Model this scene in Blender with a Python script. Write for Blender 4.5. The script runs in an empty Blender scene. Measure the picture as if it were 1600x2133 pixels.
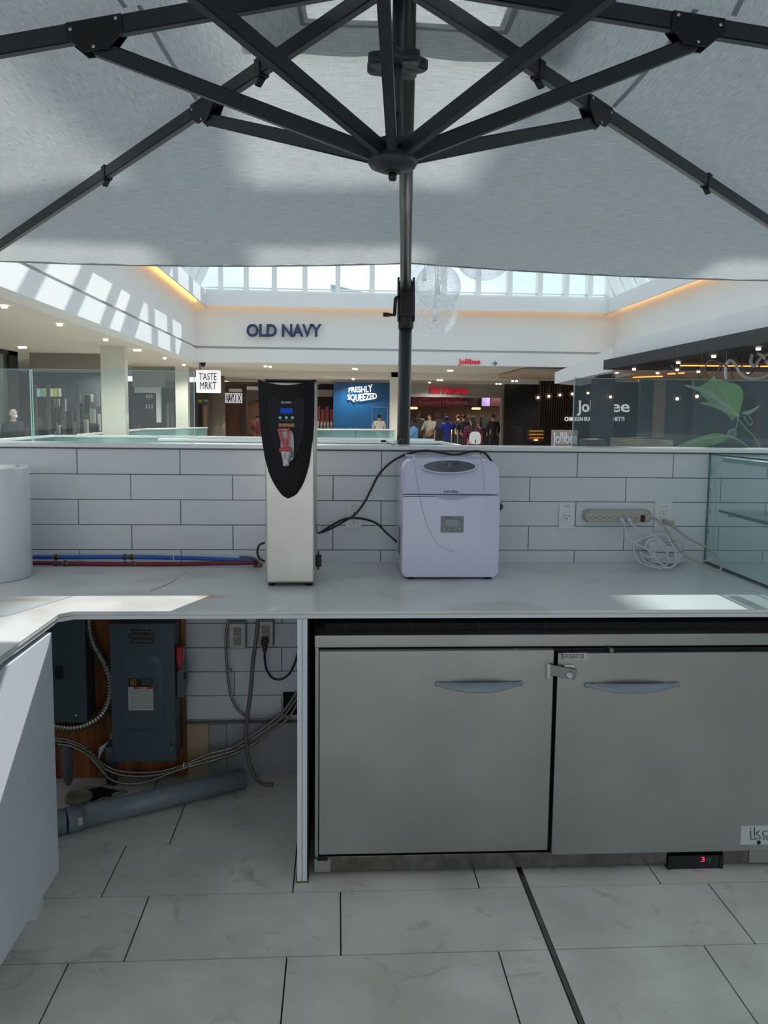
import bpy, bmesh, math, random
from mathutils import Vector, Matrix
random.seed(7)
S = bpy.context.scene
COL = S.collection
V = Vector
# ------------------------------------------------------------ camera
FPX, CX, CY, CAMH = 1689., 800., 1040., 1.49
YAW, PITCH, ROLL = .05904, .10303, .0112
_fw = V((math.sin(YAW)*math.cos(PITCH), math.cos(YAW)*math.cos(PITCH), -math.sin(PITCH)))
_r = V((math.cos(YAW), -math.sin(YAW), 0)); _d = _fw.cross(_r)
RT = math.cos(ROLL)*_r - math.sin(ROLL)*_d
DN = math.sin(ROLL)*_r + math.cos(ROLL)*_d
CAM = V((0, 0, CAMH))
cd = bpy.data.cameras.new('camera'); cam = bpy.data.objects.new('camera', cd); COL.objects.link(cam)
m3 = Matrix((RT, -DN, -_fw)).transposed()
cam.matrix_world = Matrix.Translation(CAM) @ m3.to_4x4()
cd.sensor_fit = 'VERTICAL'; cd.sensor_height = 36; cd.lens = FPX/2133*36
cd.shift_y = -(1066.5-CY)/2133; cd.clip_start = .05; cd.clip_end = 500
S.camera = cam
def U(px, py, ax, v):
    """the point of the plane <ax>=v seen along a picture direction (used to measure positions)"""
    d = _fw + RT*((px-CX)/FPX) + DN*((py-CY)/FPX)
    i = 'xyz'.index(ax); return CAM + d*((v-CAM[i])/d[i])
def PJ(p):
    q = V(p)-CAM; z = q.dot(_fw); return (CX+FPX*q.dot(RT)/z, CY+FPX*q.dot(DN)/z)
# ------------------------------------------------------------ view, world, sun
S.view_settings.view_transform = 'Standard'; S.view_settings.look = 'None'
S.view_settings.gamma = 1; S.view_settings.exposure = 0.70
def lin(c): return tuple((x/255/12.92 if x <= 10 else ((x/255+.055)/1.055)**2.4) for x in c)
W = bpy.data.worlds.new('sky'); S.world = W; W.use_nodes = True
nt = W.node_tree; nd = nt.nodes; lk = nt.links
bg = nd['Background']; tc = nd.new('ShaderNodeTexCoord'); sx = nd.new('ShaderNodeSeparateXYZ')
cr_ = nd.new('ShaderNodeValToRGB'); nz = nd.new('ShaderNodeTexNoise'); mx = nd.new('ShaderNodeMixRGB')
lk.new(tc.outputs['Generated'], sx.inputs[0]); lk.new(sx.outputs['Z'], cr_.inputs[0])
e = cr_.color_ramp.elements
e[0].position = .0; e[0].color = (.76, .79, .81, 1)
e[1].position = .35; e[1].color = (.44, .57, .70, 1)
e.new(.10).color = (.60, .69, .76, 1); e.new(.9).color = (.50, .60, .72, 1)
nz.inputs['Scale'].default_value = 3.2; nz.inputs['Detail'].default_value = 5
mp = nd.new('ShaderNodeMapping'); mp.inputs['Scale'].default_value = (1, 1, 2.6)
lk.new(tc.outputs['Generated'], mp.inputs[0]); lk.new(mp.outputs[0], nz.inputs[0])
cl = nd.new('ShaderNodeValToRGB'); cl.color_ramp.elements[0].position = .46; cl.color_ramp.elements[1].position = .66
lk.new(nz.outputs['Fac'], cl.inputs[0]); lk.new(cl.outputs[0], mx.inputs[0])
lk.new(cr_.outputs[0], mx.inputs[1]); mx.inputs[2].default_value = (.86, .88, .90, 1)
lk.new(mx.outputs[0], bg.inputs[0]); bg.inputs[1].default_value = 1.0
sd = bpy.data.lights.new('sun', 'SUN'); sun = bpy.data.objects.new('sun', sd); COL.objects.link(sun)
sd.energy = 3.4; sd.angle = math.radians(.6); sd.color = (1, .97, .92)
SUNV = V((.50, 1.25, 1.0)).normalized()
sun.rotation_euler = SUNV.to_track_quat('Z', 'Y').to_euler()
sun.location = (8, 8, 14)

# ------------------------------------------------------------ helpers
def cr(pts, n=8):
    P = [V(p) for p in pts]; out = []
    for i in range(len(P)-1):
        a = P[i-1] if i else P[i]*2-P[i+1]
        b, c = P[i], P[i+1]; d = P[i+2] if i+2 < len(P) else c*2-b
        for k in range(n):
            t = k/n
            out.append(.5*((2*b)+(c-a)*t+(2*a-5*b+4*c-d)*t*t+(3*b-a-3*c+d)*t**3))
    out.append(P[-1]); return out
class MB:
    def __init__(s): s.bm = bmesh.new()
    def _m(s, fs, m, sm=False):
        for f in fs: f.material_index = m; f.smooth = sm
    def face(s, pts, m=0):
        f = s.bm.faces.new([s.bm.verts.new(V(p)) for p in pts]); f.material_index = m; return s
    def box(s, x0, x1, y0, y1, z0, z1, m=0, bev=0, seg=2, rot=None, piv=None):
        x0, x1 = sorted((x0, x1)); y0, y1 = sorted((y0, y1)); z0, z1 = sorted((z0, z1))
        v = [s.bm.verts.new((x, y, z)) for x in (x0, x1) for y in (y0, y1) for z in (z0, z1)]
        q = [(0, 1, 3, 2), (4, 6, 7, 5), (0, 4, 5, 1), (2, 3, 7, 6), (0, 2, 6, 4), (1, 5, 7, 3)]
        fs = [s.bm.faces.new([v[i] for i in a]) for a in q]; s._m(fs, m)
        if rot is not None:
            c = V(piv) if piv is not None else V(((x0+x1)/2, (y0+y1)/2, (z0+z1)/2))
            for w in v: w.co = c+rot @ (w.co-c)
        if bev:
            es = list({e for f in fs for e in f.edges})
            r = bmesh.ops.bevel(s.bm, geom=es, offset=bev, segments=seg, profile=.6, affect='EDGES')
            s._m(r['faces'], m, True)
            for f in fs:
                if f.is_valid: f.material_index = m
        return s
    def bar(s, a, b, w, h, m=0, up=(0, 0, 1), bev=0):
        a, b = V(a), V(b); d = (b-a); L = d.length; d = d/L
        x = d.cross(V(up)); 
        if x.length < 1e-4: x = V((1, 0, 0))
        x.normalize(); u = x.cross(d)
        v = [s.bm.verts.new(p+x*i*w/2+u*j*h/2) for p in (a, b) for i in (-1, 1) for j in (-1, 1)]
        q = [(0, 1, 3, 2), (4, 6, 7, 5), (0, 4, 5, 1), (2, 3, 7, 6), (0, 2, 6, 4), (1, 5, 7, 3)]
        fs = [s.bm.faces.new([v[i] for i in k]) for k in q]; s._m(fs, m)
        if bev:
            es = list({e for f in fs for e in f.edges})
            r = bmesh.ops.bevel(s.bm, geom=es, offset=bev, segments=2, affect='EDGES'); s._m(r['faces'], m, True)
        return s
    def prism(s, pts, off, m=0, bev=0, sm=False):
        off = V(off); a = [s.bm.verts.new(V(p)) for p in pts]; b = [s.bm.verts.new(V(p)+off) for p in pts]
        n = len(a); fs = [s.bm.faces.new(a), s.bm.faces.new(b[::-1])]
        sd_ = [s.bm.faces.new((a[i], b[i], b[(i+1) % n], a[(i+1) % n])) for i in range(n)]
        s._m(fs, m); s._m(sd_, m, sm)
        if bev:
            es = list(fs[0].edges)+list(fs[1].edges)
            r = bmesh.ops.bevel(s.bm, geom=es, offset=bev, segments=2, affect='EDGES'); s._m(r['faces'], m, True)
        return s
    def tube(s, path, r, seg=10, m=0, cap=True, flat=1):
        P = [V(p) for p in path]; n = len(P); rings = []
        t = (P[1]-P[0]).normalized(); x = t.cross(V((0, 0, 1)))
        if x.length < 1e-3: x = V((1, 0, 0))
        x.normalize()
        for i, p in enumerate(P):
            t = (P[min(i+1, n-1)]-P[max(i-1, 0)])
            if t.length > 1e-9: t.normalize()
            x = x-t*x.dot(t); x.normalize(); y = t.cross(x)
            rr = r(i/(n-1)) if callable(r) else r
            rings.append([s.bm.verts.new(p+x*rr*math.cos(2*math.pi*k/seg)+y*rr*flat*math.sin(2*math.pi*k/seg)) for k in range(seg)])
        fs = [s.bm.faces.new((rings[i][k], rings[i][(k+1) % seg], rings[i+1][(k+1) % seg], rings[i+1][k])) for i in range(n-1) for k in range(seg)]
        s._m(fs, m, True)
        if cap: s._m([s.bm.faces.new(rings[0][::-1]), s.bm.faces.new(rings[-1])], m)
        return s
    def cyl(s, a, b, r0, r1=None, seg=20, m=0):
        r1 = r0 if r1 is None else r1
        return s.tube([a, b], lambda t: r0+(r1-r0)*t, seg, m)
    def lathe(s, c, prof, seg=32, m=0, ax=(0, 0, 1), lobes=0, amp=0):
        c = V(c); q = V((0, 0, 1)).rotation_difference(V(ax)); rings = []
        for r, z in prof:
            rg = []
            for k in range(seg):
                a = 2*math.pi*k/seg; rr = max(r, 1e-5)*(1+(amp*math.cos(lobes*a) if lobes else 0))
                rg.append(s.bm.verts.new(c+q @ V((rr*math.cos(a), rr*math.sin(a), z))))
            rings.append(rg)
        fs = [s.bm.faces.new((rings[i][k], rings[i][(k+1) % seg], rings[i+1][(k+1) % seg], rings[i+1][k])) for i in range(len(rings)-1) for k in range(seg)]
        s._m(fs, m, True)
        s._m([s.bm.faces.new(rings[0][::-1]), s.bm.faces.new(rings[-1])], m); return s
    def ball(s, c, r, m=0, seg=20):
        rx, ry, rz = r if hasattr(r, '__len__') else (r, r, r)
        g = bmesh.ops.create_uvsphere(s.bm, u_segments=seg, v_segments=max(6, seg*2//3), radius=1,
                                      matrix=Matrix.Translation(V(c)) @ Matrix.Diagonal((rx, ry, rz, 1)))
        s._m({f for v in g['verts'] for f in v.link_faces}, m, True); return s
    def grid(s, fn, nu, nv, m=0, sm=True):
        v = [[s.bm.verts.new(V(fn(i/nu, j/nv))) for j in range(nv+1)] for i in range(nu+1)]
        s._m([s.bm.faces.new((v[i][j], v[i+1][j], v[i+1][j+1], v[i][j+1])) for i in range(nu) for j in range(nv)], m, sm); return s
    def build(s, name, mats, parent=None, loc=None):
        if parent is None:
            if loc is None:
                xs = [v.co for v in s.bm.verts]
                loc = V(((min(p.x for p in xs)+max(p.x for p in xs))/2, (min(p.y for p in xs)+max(p.y for p in xs))/2, min(p.z for p in xs)))
            base = V(loc)
        else: base = ROOT[parent.name]
        for v in s.bm.verts: v.co -= base
        bmesh.ops.recalc_face_normals(s.bm, faces=s.bm.faces)
        me = bpy.data.meshes.new(name); s.bm.to_mesh(me); s.bm.free()
        for mt in (mats if isinstance(mats, (list, tuple)) else [mats]): me.materials.append(mt)
        o = bpy.data.objects.new(name, me); COL.objects.link(o)
        if parent is None: o.location = base
        else: o.parent = parent
        ROOT[o.name] = base.copy(); return o
ROOT = {}
def tag(o, label=None, cat=None, group=None, kind=None):
    if label: o['label'] = label
    if cat: o['category'] = cat
    if group: o['group'] = group
    if kind: o['kind'] = kind
    return o
def thing(name, label, cat, loc, group=None):
    o = bpy.data.objects.new(name, None); COL.objects.link(o); o.location = V(loc); o.empty_display_size = .05
    ROOT[o.name] = V(loc); return tag(o, label, cat, group)
def struct(o): o['kind'] = 'structure'; return o
def copyto(o, loc, label=None):
    c = o.copy(); COL.objects.link(c); c.location = V(loc); ROOT[c.name] = V(loc)
    if label: c['label'] = label
    for ch in [x for x in o.children]:
        d = ch.copy(); COL.objects.link(d); d.parent = c
    return c
def text(name, s, mat_, parent, p0, p1, Y=None, depth=.002, bold=0., shear=0., corners=None, extrude_dir=None, warp=None):
    """lettering fitted to the rectangle whose top-left / bottom-right picture directions are p0, p1 on plane y=Y,
    or to world corners (origin, right, up)"""
    cu = bpy.data.curves.new(name, 'FONT'); cu.body = s; cu.offset = bold; cu.shear = shear; cu.resolution_u = 3; cu.extrude = 0
    o = bpy.data.objects.new('tmp', cu); COL.objects.link(o)
    me = bpy.data.meshes.new_from_object(o, depsgraph=None); COL.objects.unlink(o); bpy.data.objects.remove(o)
    xs = [v.co.x for v in me.vertices]; ys = [v.co.y for v in me.vertices]
    x0, x1, y0, y1 = min(xs), max(xs), min(ys), max(ys)
    if corners: O, Rv, Uv = (V(c) for c in corners)
    else:
        O = U(p0[0], p1[1], 'y', Y); Rv = U(p1[0], p1[1], 'y', Y)-O; Uv = U(p0[0], p0[1], 'y', Y)-O
    n = Rv.cross(Uv).normalized()
    base = ROOT[parent.name] if parent is not None else O
    bm = bmesh.new(); bm.from_mesh(me)
    g = bmesh.ops.extrude_face_region(bm, geom=list(bm.faces))
    top = {v for v in g['geom'] if isinstance(v, bmesh.types.BMVert)}
    for v in bm.verts:
        a, b = (v.co.x-x0)/(x1-x0), (v.co.y-y0)/(y1-y0)
        if warp: a, b = warp(a, b)
        v.co = O+Rv*a+Uv*b+n*(depth if v in top else 0)-base
    bmesh.ops.recalc_face_normals(bm, faces=bm.faces)
    m2 = bpy.data.meshes.new(name); bm.to_mesh(m2); bm.free(); m2.materials.append(mat_)
    q = bpy.data.objects.new(name, m2); COL.objects.link(q)
    if parent is not None: q.parent = parent
    else: q.location = base
    ROOT[q.name] = V(base); return q
# ------------------------------------------------------------ materials
def mat(name, col, rough=.5, metal=0., spec=.5, var=0., vs=4., vst=(1, 1, 1), bump=0., bs=60., bst=(1, 1, 1), col2=None, emit=None, es=0., trans=0., alpha=1., coat=0.):
    m = bpy.data.materials.new(name); m.use_nodes = True; t = m.node_tree; b = t.nodes['Principled BSDF']
    c = lin(col)
    b.inputs['Base Color'].default_value = (*c, 1); b.inputs['Roughness'].default_value = rough
    b.inputs['Metallic'].default_value = metal; b.inputs['Specular IOR Level'].default_value = spec
    b.inputs['Coat Weight'].default_value = coat
    b.inputs['Transmission Weight'].default_value = trans; b.inputs['Alpha'].default_value = alpha
    if emit: b.inputs['Emission Color'].default_value = (*lin(emit), 1); b.inputs['Emission Strength'].default_value = es
    tcn = t.nodes.new('ShaderNodeTexCoord')
    def noise(sc, st, det=4):
        n = t.nodes.new('ShaderNodeTexNoise'); mpn = t.nodes.new('ShaderNodeMapping'); mpn.inputs['Scale'].default_value = st
        n.inputs['Scale'].default_value = sc; n.inputs['Detail'].default_value = det
        t.links.new(tcn.outputs['Object'], mpn.inputs[0]); t.links.new(mpn.outputs[0], n.inputs[0]); return n
    if var:
        n = noise(vs, vst); r = t.nodes.new('ShaderNodeValToRGB'); r.color_ramp.elements[0].position = .35; r.color_ramp.elements[1].position = .68
        k = lin(col2) if col2 else tuple(x*(1-var) for x in c)
        r.color_ramp.elements[0].color = (*k, 1); r.color_ramp.elements[1].color = (*c, 1)
        t.links.new(n.outputs['Fac'], r.inputs[0]); t.links.new(r.outputs[0], b.inputs['Base Color'])
    if bump:
        n = noise(bs, bst, 2); bp = t.nodes.new('ShaderNodeBump'); bp.inputs['Strength'].default_value = bump; bp.inputs['Distance'].default_value = .002
        t.links.new(n.outputs['Fac'], bp.inputs['Height']); t.links.new(bp.outputs[0], b.inputs['Normal'])
    return m
def emis(name, col, s):
    m = bpy.data.materials.new(name); m.use_nodes = True; t = m.node_tree; t.nodes.clear()
    o = t.nodes.new('ShaderNodeOutputMaterial'); e_ = t.nodes.new('ShaderNodeEmission'); e_.inputs[0].default_value = (*lin(col), 1); e_.inputs[1].default_value = s
    t.links.new(e_.outputs[0], o.inputs[0]); return m
def glassm(name, tint, haze=.06, hcol=(200, 215, 215), refl=1.0, rough=.02):
    m = bpy.data.materials.new(name); m.use_nodes = True; t = m.node_tree; t.nodes.clear(); N = t.nodes.new; L = t.links.new
    o = N('ShaderNodeOutputMaterial'); tr = N('ShaderNodeBsdfTransparent'); tr.inputs[0].default_value = (*lin(tint), 1)
    df = N('ShaderNodeBsdfDiffuse'); df.inputs[0].default_value = (*lin(hcol), 1)
    gl = N('ShaderNodeBsdfGlossy'); gl.inputs['Roughness'].default_value = rough
    fr = N('ShaderNodeLayerWeight'); fr.inputs[0].default_value = .5; pw = N('ShaderNodeMath'); pw.operation = 'POWER'; pw.inputs[1].default_value = 4
    mu = N('ShaderNodeMath'); mu.operation = 'MULTIPLY_ADD'; mu.inputs[1].default_value = .6*refl; mu.inputs[2].default_value = .035*refl
    L(fr.outputs['Facing'], pw.inputs[0]); L(pw.outputs[0], mu.inputs[0])
    m1 = N('ShaderNodeMixShader'); m1.inputs[0].default_value = haze; L(tr.outputs[0], m1.inputs[1]); L(df.outputs[0], m1.inputs[2])
    m2 = N('ShaderNodeMixShader'); L(mu.outputs[0], m2.inputs[0]); L(m1.outputs[0], m2.inputs[1]); L(gl.outputs[0], m2.inputs[2])
    L(m2.outputs[0], o.inputs[0]); return m
WHITE = mat('white_laminate', (222, 226, 230), .35, var=.06, vs=3)
PAINT = mat('white_paint', (226, 230, 231), .6, var=.03, vs=.6)
CEIL = mat('ceiling_paint', (214, 209, 198), .7)
TILEW = mat('white_wall_tile', (220, 223, 230), .22, var=.04, vs=2.5, bump=.05, bs=8)
GROUT = mat('grey_grout', (120, 122, 124), .9)
TILEF = mat('pale_stone_floor_tile', (226, 224, 216), .42, var=.16, vs=4.5, col2=(202, 200, 191), bump=.1, bs=30)
_t = TILEF.node_tree; _b = _t.nodes['Principled BSDF']; _c = _b.inputs['Base Color'].links[0].from_socket
_n = _t.nodes.new('ShaderNodeTexNoise'); _n.inputs['Scale'].default_value = 5.5; _n.inputs['Detail'].default_value = 9; _n.inputs['Roughness'].default_value = .65; _n.inputs['Distortion'].default_value = 1.6
_k = _t.nodes.new('ShaderNodeTexCoord'); _t.links.new(_k.outputs['Object'], _n.inputs[0]); _r = _t.nodes.new('ShaderNodeMapRange'); _r.inputs[1].default_value = .57; _r.inputs[2].default_value = .74; _r.inputs[3].default_value = 0; _r.inputs[4].default_value = .75
_x = _t.nodes.new('ShaderNodeMixRGB'); _x.inputs[2].default_value = (*lin((150, 147, 138)), 1); _t.links.new(_n.outputs['Fac'], _r.inputs[0]); _t.links.new(_r.outputs[0], _x.inputs[0]); _t.links.new(_c, _x.inputs[1]); _t.links.new(_x.outputs[0], _b.inputs['Base Color'])
GROUTD = mat('dark_floor_grout', (38, 37, 36), .9)
BLACK = mat('black_plastic', (16, 17, 20), .4, var=.1)
BLACKM = mat('black_void', (6, 6, 7), .8)
DGREY = mat('charcoal_powder_coat', (43, 48, 54), .42, var=.1, vs=10, bump=.1, bs=400)
DGREY2 = mat('charcoal_pole', (62, 66, 66), .3, metal=.3, var=.1)
STEEL = mat('brushed_stainless', (176, 175, 171), .34, metal=1, var=.14, vs=2.2, vst=(1, 1, .8), bump=.12, bs=60, bst=(30, 1, 1))
STEELF = mat('worn_stainless_door', (174, 174, 172), .40, metal=1, var=.2, vs=2.4, bump=.08, bs=40, bst=(1, 1, 30))
STEELP = mat('polished_stainless', (150, 150, 148), .16, metal=1, var=.15, vs=8)
CHROME = mat('chrome', (200, 200, 200), .12, metal=1)
GALV = mat('galvanised_steel', (140, 138, 132), .35, metal=.9, var=.3, vs=30)
FOOT = mat('black_rubber', (10, 10, 10), .7)
RED = mat('red_plastic', (178, 18, 36), .3, coat=.4)
REDS = mat('red_sign_letter', (190, 20, 45), .4, emit=(205, 20, 45), es=.2)
# ============================================================ SETTING: kiosk shell
YW = 3.30; YF = 2.466; ZC = .887
FZ = -.10                                   # mall floor level
rowsF = [(1.20, 1), (1.503, 0), (1.805, 1), (2.108, 0), (2.412, 1), (2.715, 0), (3.02, 1), (3.30, 0)]
JA = [-.72+.59*k for k in range(-3, 6)]; JB = [-.573+.592*k for k in range(-3, 6)]
b = MB(); b.box(-2.4, 3.2, -1.5, 3.30, -.08, -.004, 1)
ys = [-1.5+.3025*k for k in range(0)]
lines = [2.412+.3035*k for k in range(-13, 4)]
for k in range(len(lines)-1):
    y0, y1 = lines[k], min(lines[k+1], 3.30)
    if y0 >= 3.29: break
    J = JA if (round((lines[k]-2.412)/.3035) % 2 == 0) else JB
    xs = [J[0]-1.2]+J+[J[-1]+.6]
    for i in range(len(xs)-1):
        g = .0022; x0, x1 = max(xs[i]+g, -2.4), min(xs[i+1]-g, 3.2)
        if x1 - x0 < .01: continue
        pieces = [(x0, x1)]
        if x0 < .603 < x1 or x0 < .620 < x1:
            pieces = [(x0, .602), (.621, x1)]
        for (a, c) in pieces:
            if c-a < .01: continue
            # opening in the floor beneath the panels
            b.box(a, c, y0+g, y1-g, -.02, 0, 0)
floor = struct(b.build('floor', [TILEF, GROUTD]))
b = MB(); b.box(.605, .618, -1.4, 3.19, -.012, .0015)
tag(b.build('expansion_joint', GALV), 'thin steel expansion strip running across the pale floor tiles under the refrigerator', 'floor strip')
# mall floor
b = MB(); b.box(-40, 40, -40, 60, FZ-.3, FZ-.06)
MFLOOR = mat('mall_floor_tile', (186, 184, 178), .35, var=.08, vs=.5)
struct(b.build('floor_mall', MFLOOR, loc=(0, 0, FZ-.06)))
# back wall with its tile
XA, XB = U(795, 960, 'y', YW).x, U(694, 1010, 'y', YW).x
rows_px = [(937, 986), (986, 1038.5), (1038.5, 1091), (1091, 1144), (1144, 1168)]
zt = [U(500, y, 'y', YW).z for y in (937, 987.5, 1040.5, 1092.5, 1145.5)]
ZT = zt[0]; RH = (zt[0]-zt[4])/4
b = MB(); b.box(-2.4, 3.2, YW+.004, YW+.13, -.02, ZT+.004, 1)
r = 0; z = ZT
while z > .22:
    z1 = max(z-RH, .215); X0 = XA if r % 2 == 0 else XB
    for k in range(-8, 9):
        g = .0015; x0, x1 = max(X0+.406*k+g, -2.4), min(X0+.406*(k+1)-g, 3.2)
        if x1-x0 > .01: b.box(x0, x1, YW, YW+.01, z1+g, z-g, 0, bev=.0012, seg=1)
    z -= RH; r += 1
struct(b.build('wall_back', [TILEW, GROUT]))
# base course of grey and tan tiles under the counter
b = MB(); TAN = mat('tan_base_tile', (196, 168, 136), .5, var=.15); GREYT = mat('grey_base_tile', (158, 160, 160), .35, var=.25, vs=3)
xa = [U(x, 1580, 'y', YW-.02).x for x in (386, 437, 474, 640)]
b.box(xa[0], xa[1]-.002, YW-.03, YW, 0, .215, 0); b.box(xa[1], xa[2]-.002, YW-.03, YW, 0, .212, 1); b.box(xa[2], 3.2, YW-.03, YW, 0, .215, 1)
b.box(-2.4, xa[0]-.002, YW-.03, YW, 0, .215, 1); b.box(xa[0], 3.2, YW-.034, YW, .215, .219, 2)
struct(b.build('baseboard_back', [TAN, GREYT, GALV]))
# ledge
LEDGE = mat('white_satin_metal', (232, 235, 236), .18, spec=.8)
b = MB(); b.box(-2.4, 3.2, YW-.022, YW+.16, ZT+.005, ZT+.022, 0, bev=.004)
struct(b.build('trim_1', LEDGE))
ZL = ZT+.022
# side half walls, out of frame, close the kiosk
b = MB(); b.box(-2.4, -2.3, -1.5, YW, 0, ZT); struct(b.build('wall_left', WHITE))
b = MB(); b.box(3.1, 3.2, -1.5, YW, 0, ZT); struct(b.build('wall_right', WHITE))
# glass screens on the ledge
GLC = glassm('clear_panel_glass', (243, 249, 248), .035, (150, 175, 175), 1.0)
GLE = mat('green_glass_edge', (170, 206, 198), .2)
GLR = glassm('reflection_hazed_glass', (236, 244, 244), .20, (134, 148, 155), 1.0)  # grey-blue haze colour stands in for reflections on the right pane
def pane_y(name, pxl, pxr, pyt, label, Y, gm=None):
    a = U(pxl, pyt, 'y', Y); c = U(pxr, pyt+ (pxr-pxl)*.0125, 'y', Y); 
    t = thing(name, label, 'glass panel', (a.x/2+c.x/2, Y, ZL))
    q = MB(); q.box(a.x, c.x, Y-.005, Y+.005, ZL, a.z); q.build('pane', gm or GLC, t)
    q = MB(); q.box(a.x-.0006, a.x+.0005, Y-.0055, Y+.0055, ZL, a.z+.001); q.box(c.x-.0005, c.x+.0006, Y-.0055, Y+.0055, ZL, a.z+.001)
    q.box(a.x, c.x, Y-.0055, Y+.0055, a.z, a.z+.0015); q.build('polished_edge', GLE, t); return t
pane_y('glass_screen', -200, 62, 766, 'clear glass panel on the white ledge at the far left end', 3.38)
pane_y('glass_screen', 66, 404, 769, 'clear glass panel on the white ledge below the square sign', 3.38)
pane_y('glass_screen', 1197, 2000, 788, 'clear glass panel on the white ledge in front of the leafy plant', 3.38, GLR)

# ============================================================ counter
CTOP = bpy.data.materials.new('white_countertop_stained'); CTOP.use_nodes = True
t = CTOP.node_tree; N = t.nodes.new; L = t.links.new; pb = t.nodes['Principled BSDF']; pb.inputs['Roughness'].default_value = .28
tcn = N('ShaderNodeTexCoord'); n1 = N('ShaderNodeTexNoise'); n1.inputs['Scale'].default_value = 2.2; n1.inputs['Detail'].default_value = 8; n1.inputs['Distortion'].default_value = 1.2
r1 = N('ShaderNodeValToRGB'); r1.color_ramp.elements[0].position = .30; r1.color_ramp.elements[0].color = (*lin((200, 199, 196)), 1); r1.color_ramp.elements[1].position = .5; r1.color_ramp.elements[1].color = (*lin((222, 225, 225)), 1)
L(tcn.outputs['Object'], n1.inputs[0]); L(n1.outputs['Fac'], r1.inputs[0])
def stain(prev, cx, cy, sx_, sy_, col, lo, hi, k, nsc=14):
    mp_ = N('ShaderNodeMapping'); mp_.vector_type = 'POINT'; mp_.inputs['Location'].default_value = (-cx/sx_, -cy/sy_, 0); mp_.inputs['Scale'].default_value = (1/sx_, 1/sy_, 0)
    g_ = N('ShaderNodeVectorMath'); g_.operation = 'LENGTH'; L(tcn.outputs['Object'], mp_.inputs[0]); L(mp_.outputs[0], g_.inputs[0])
    nn = N('ShaderNodeTexNoise'); nn.inputs['Scale'].default_value = nsc; nn.inputs['Detail'].default_value = 6; L(tcn.outputs['Object'], nn.inputs[0])
    ad = N('ShaderNodeMath'); ad.operation = 'MULTIPLY_ADD'; L(nn.outputs['Fac'], ad.inputs[0]); ad.inputs[1].default_value = 1.4; L(g_.outputs['Value'], ad.inputs[2])
    mr = N('ShaderNodeMapRange'); mr.inputs[1].default_value = lo; mr.inputs[2].default_value = hi; mr.inputs[3].default_value = k; mr.inputs[4].default_value = 0; L(ad.outputs[0], mr.inputs[0])
    m_ = N('ShaderNodeMixRGB'); L(mr.outputs[0], m_.inputs[0]); L(prev, m_.inputs[1]); m_.inputs[2].default_value = (*lin(col), 1); return m_.outputs[0]
CO = V((0, 2.8, 0))
def cxy(px, py): p = U(px, py, 'z', ZC); return p.x-CO.x, p.y-CO.y
o_ = r1.outputs[0]
x, y = cxy(435, 1243); o_ = stain(o_, x, y, .07, .03, (205, 180, 135), 1.1, 1.8, .75)
x, y = cxy(45, 1250); o_ = stain(o_, x, y, .12, .03, (205, 182, 140), 1.0, 1.9, .7)
x, y = cxy(405, 1198); o_ = stain(o_, x, y, .13, .10, (165, 165, 165), .9, 1.7, .45, 22)
x, y = cxy(190, 1192); o_ = stain(o_, x, y, .1, .05, (175, 174, 172), 1.0, 1.6, .4, 25)
L(o_, pb.inputs['Base Color'])
b = MB()
b.prism([(-1.75, 3.30, ZC), (3.1, 3.30, ZC), (3.1, YF, ZC), (-.80, YF, ZC), (-.83, YF-.03, ZC), (-.83, -.6, ZC), (-1.75, -.6, ZC)], (0, 0, -.012), 0, bev=.0015)
b.prism([(-1.75, 3.30, ZC-.0135), (3.1, 3.30, ZC-.0135), (3.1, YF+.004, ZC-.0135), (-.795, YF+.004, ZC-.0135), (-.834, YF-.032, ZC-.0135), (-.834, -.6, ZC-.0135), (-1.75, -.6, ZC-.0135)], (0, 0, -.012), 1)
ct = b.build('countertop', [CTOP, WHITE], loc=(CO.x, CO.y, ZC))
tag(ct, 'white L-shaped countertop with tan and grey stains along the tiled wall', 'countertop')
# scuff stroke on the counter (dirt)
b = MB(); pts = [U(x, y, 'z', ZC) for x, y in ((312, 1231), (345, 1219), (370, 1205), (386, 1193), (400, 1192))]
P = cr(pts, 6)
for i in range(len(P)-1):
    w0 = .013*math.sin(math.pi*min(1, i/len(P)+.15)); w1 = .013*math.sin(math.pi*min(1, (i+1)/len(P)+.15))
    b.face([P[i]+V((0, -w0, .0004)), P[i+1]+V((0, -w1, .0004)), P[i+1]+V((0, w1, .0004)), P[i]+V((0, w0, .0004))])
o = b.build('scuff_mark', mat('grey_scuff', (150, 152, 154), .7, var=.25, vs=60), ct); o['label'] = 'dark curved scuff mark'
# divider panel
XD0, XD1 = U(619, 1500, 'y', YF).x, U(640, 1500, 'y', YF).x
t = thing('divider_panel', 'white vertical support panel between the open bay and the refrigerator', 'panel', ((XD0+XD1)/2, YF, 0))
xm = (XD0+XD1)/2; ZU = ZC-.026
b = MB(); b.box(XD0, xm-.0006, YF, 3.265, .004, ZU, 0, bev=.001, seg=1); b.box(xm+.0006, XD1, YF, 3.265, .004, ZU, 0, bev=.001, seg=1); b.build('board', WHITE, t)
b = MB(); b.box(XD1+.0005, XD1+.004, YF+.012, 3.26, .004, ZU); o = b.build('void_shade_sheet', BLACKM, t); o['label'] = 'matte black sheet standing in for the dark void'  # black sheet added where the space beside the refrigerator is only shade
b = MB(); b.box(XD0-.004, XD1+.006, YF-.004, YF+.05, .0012, .004); b.build('glue_residue', mat('brown_glue', (140, 122, 100), .8, var=.3, vs=40), t)
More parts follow.
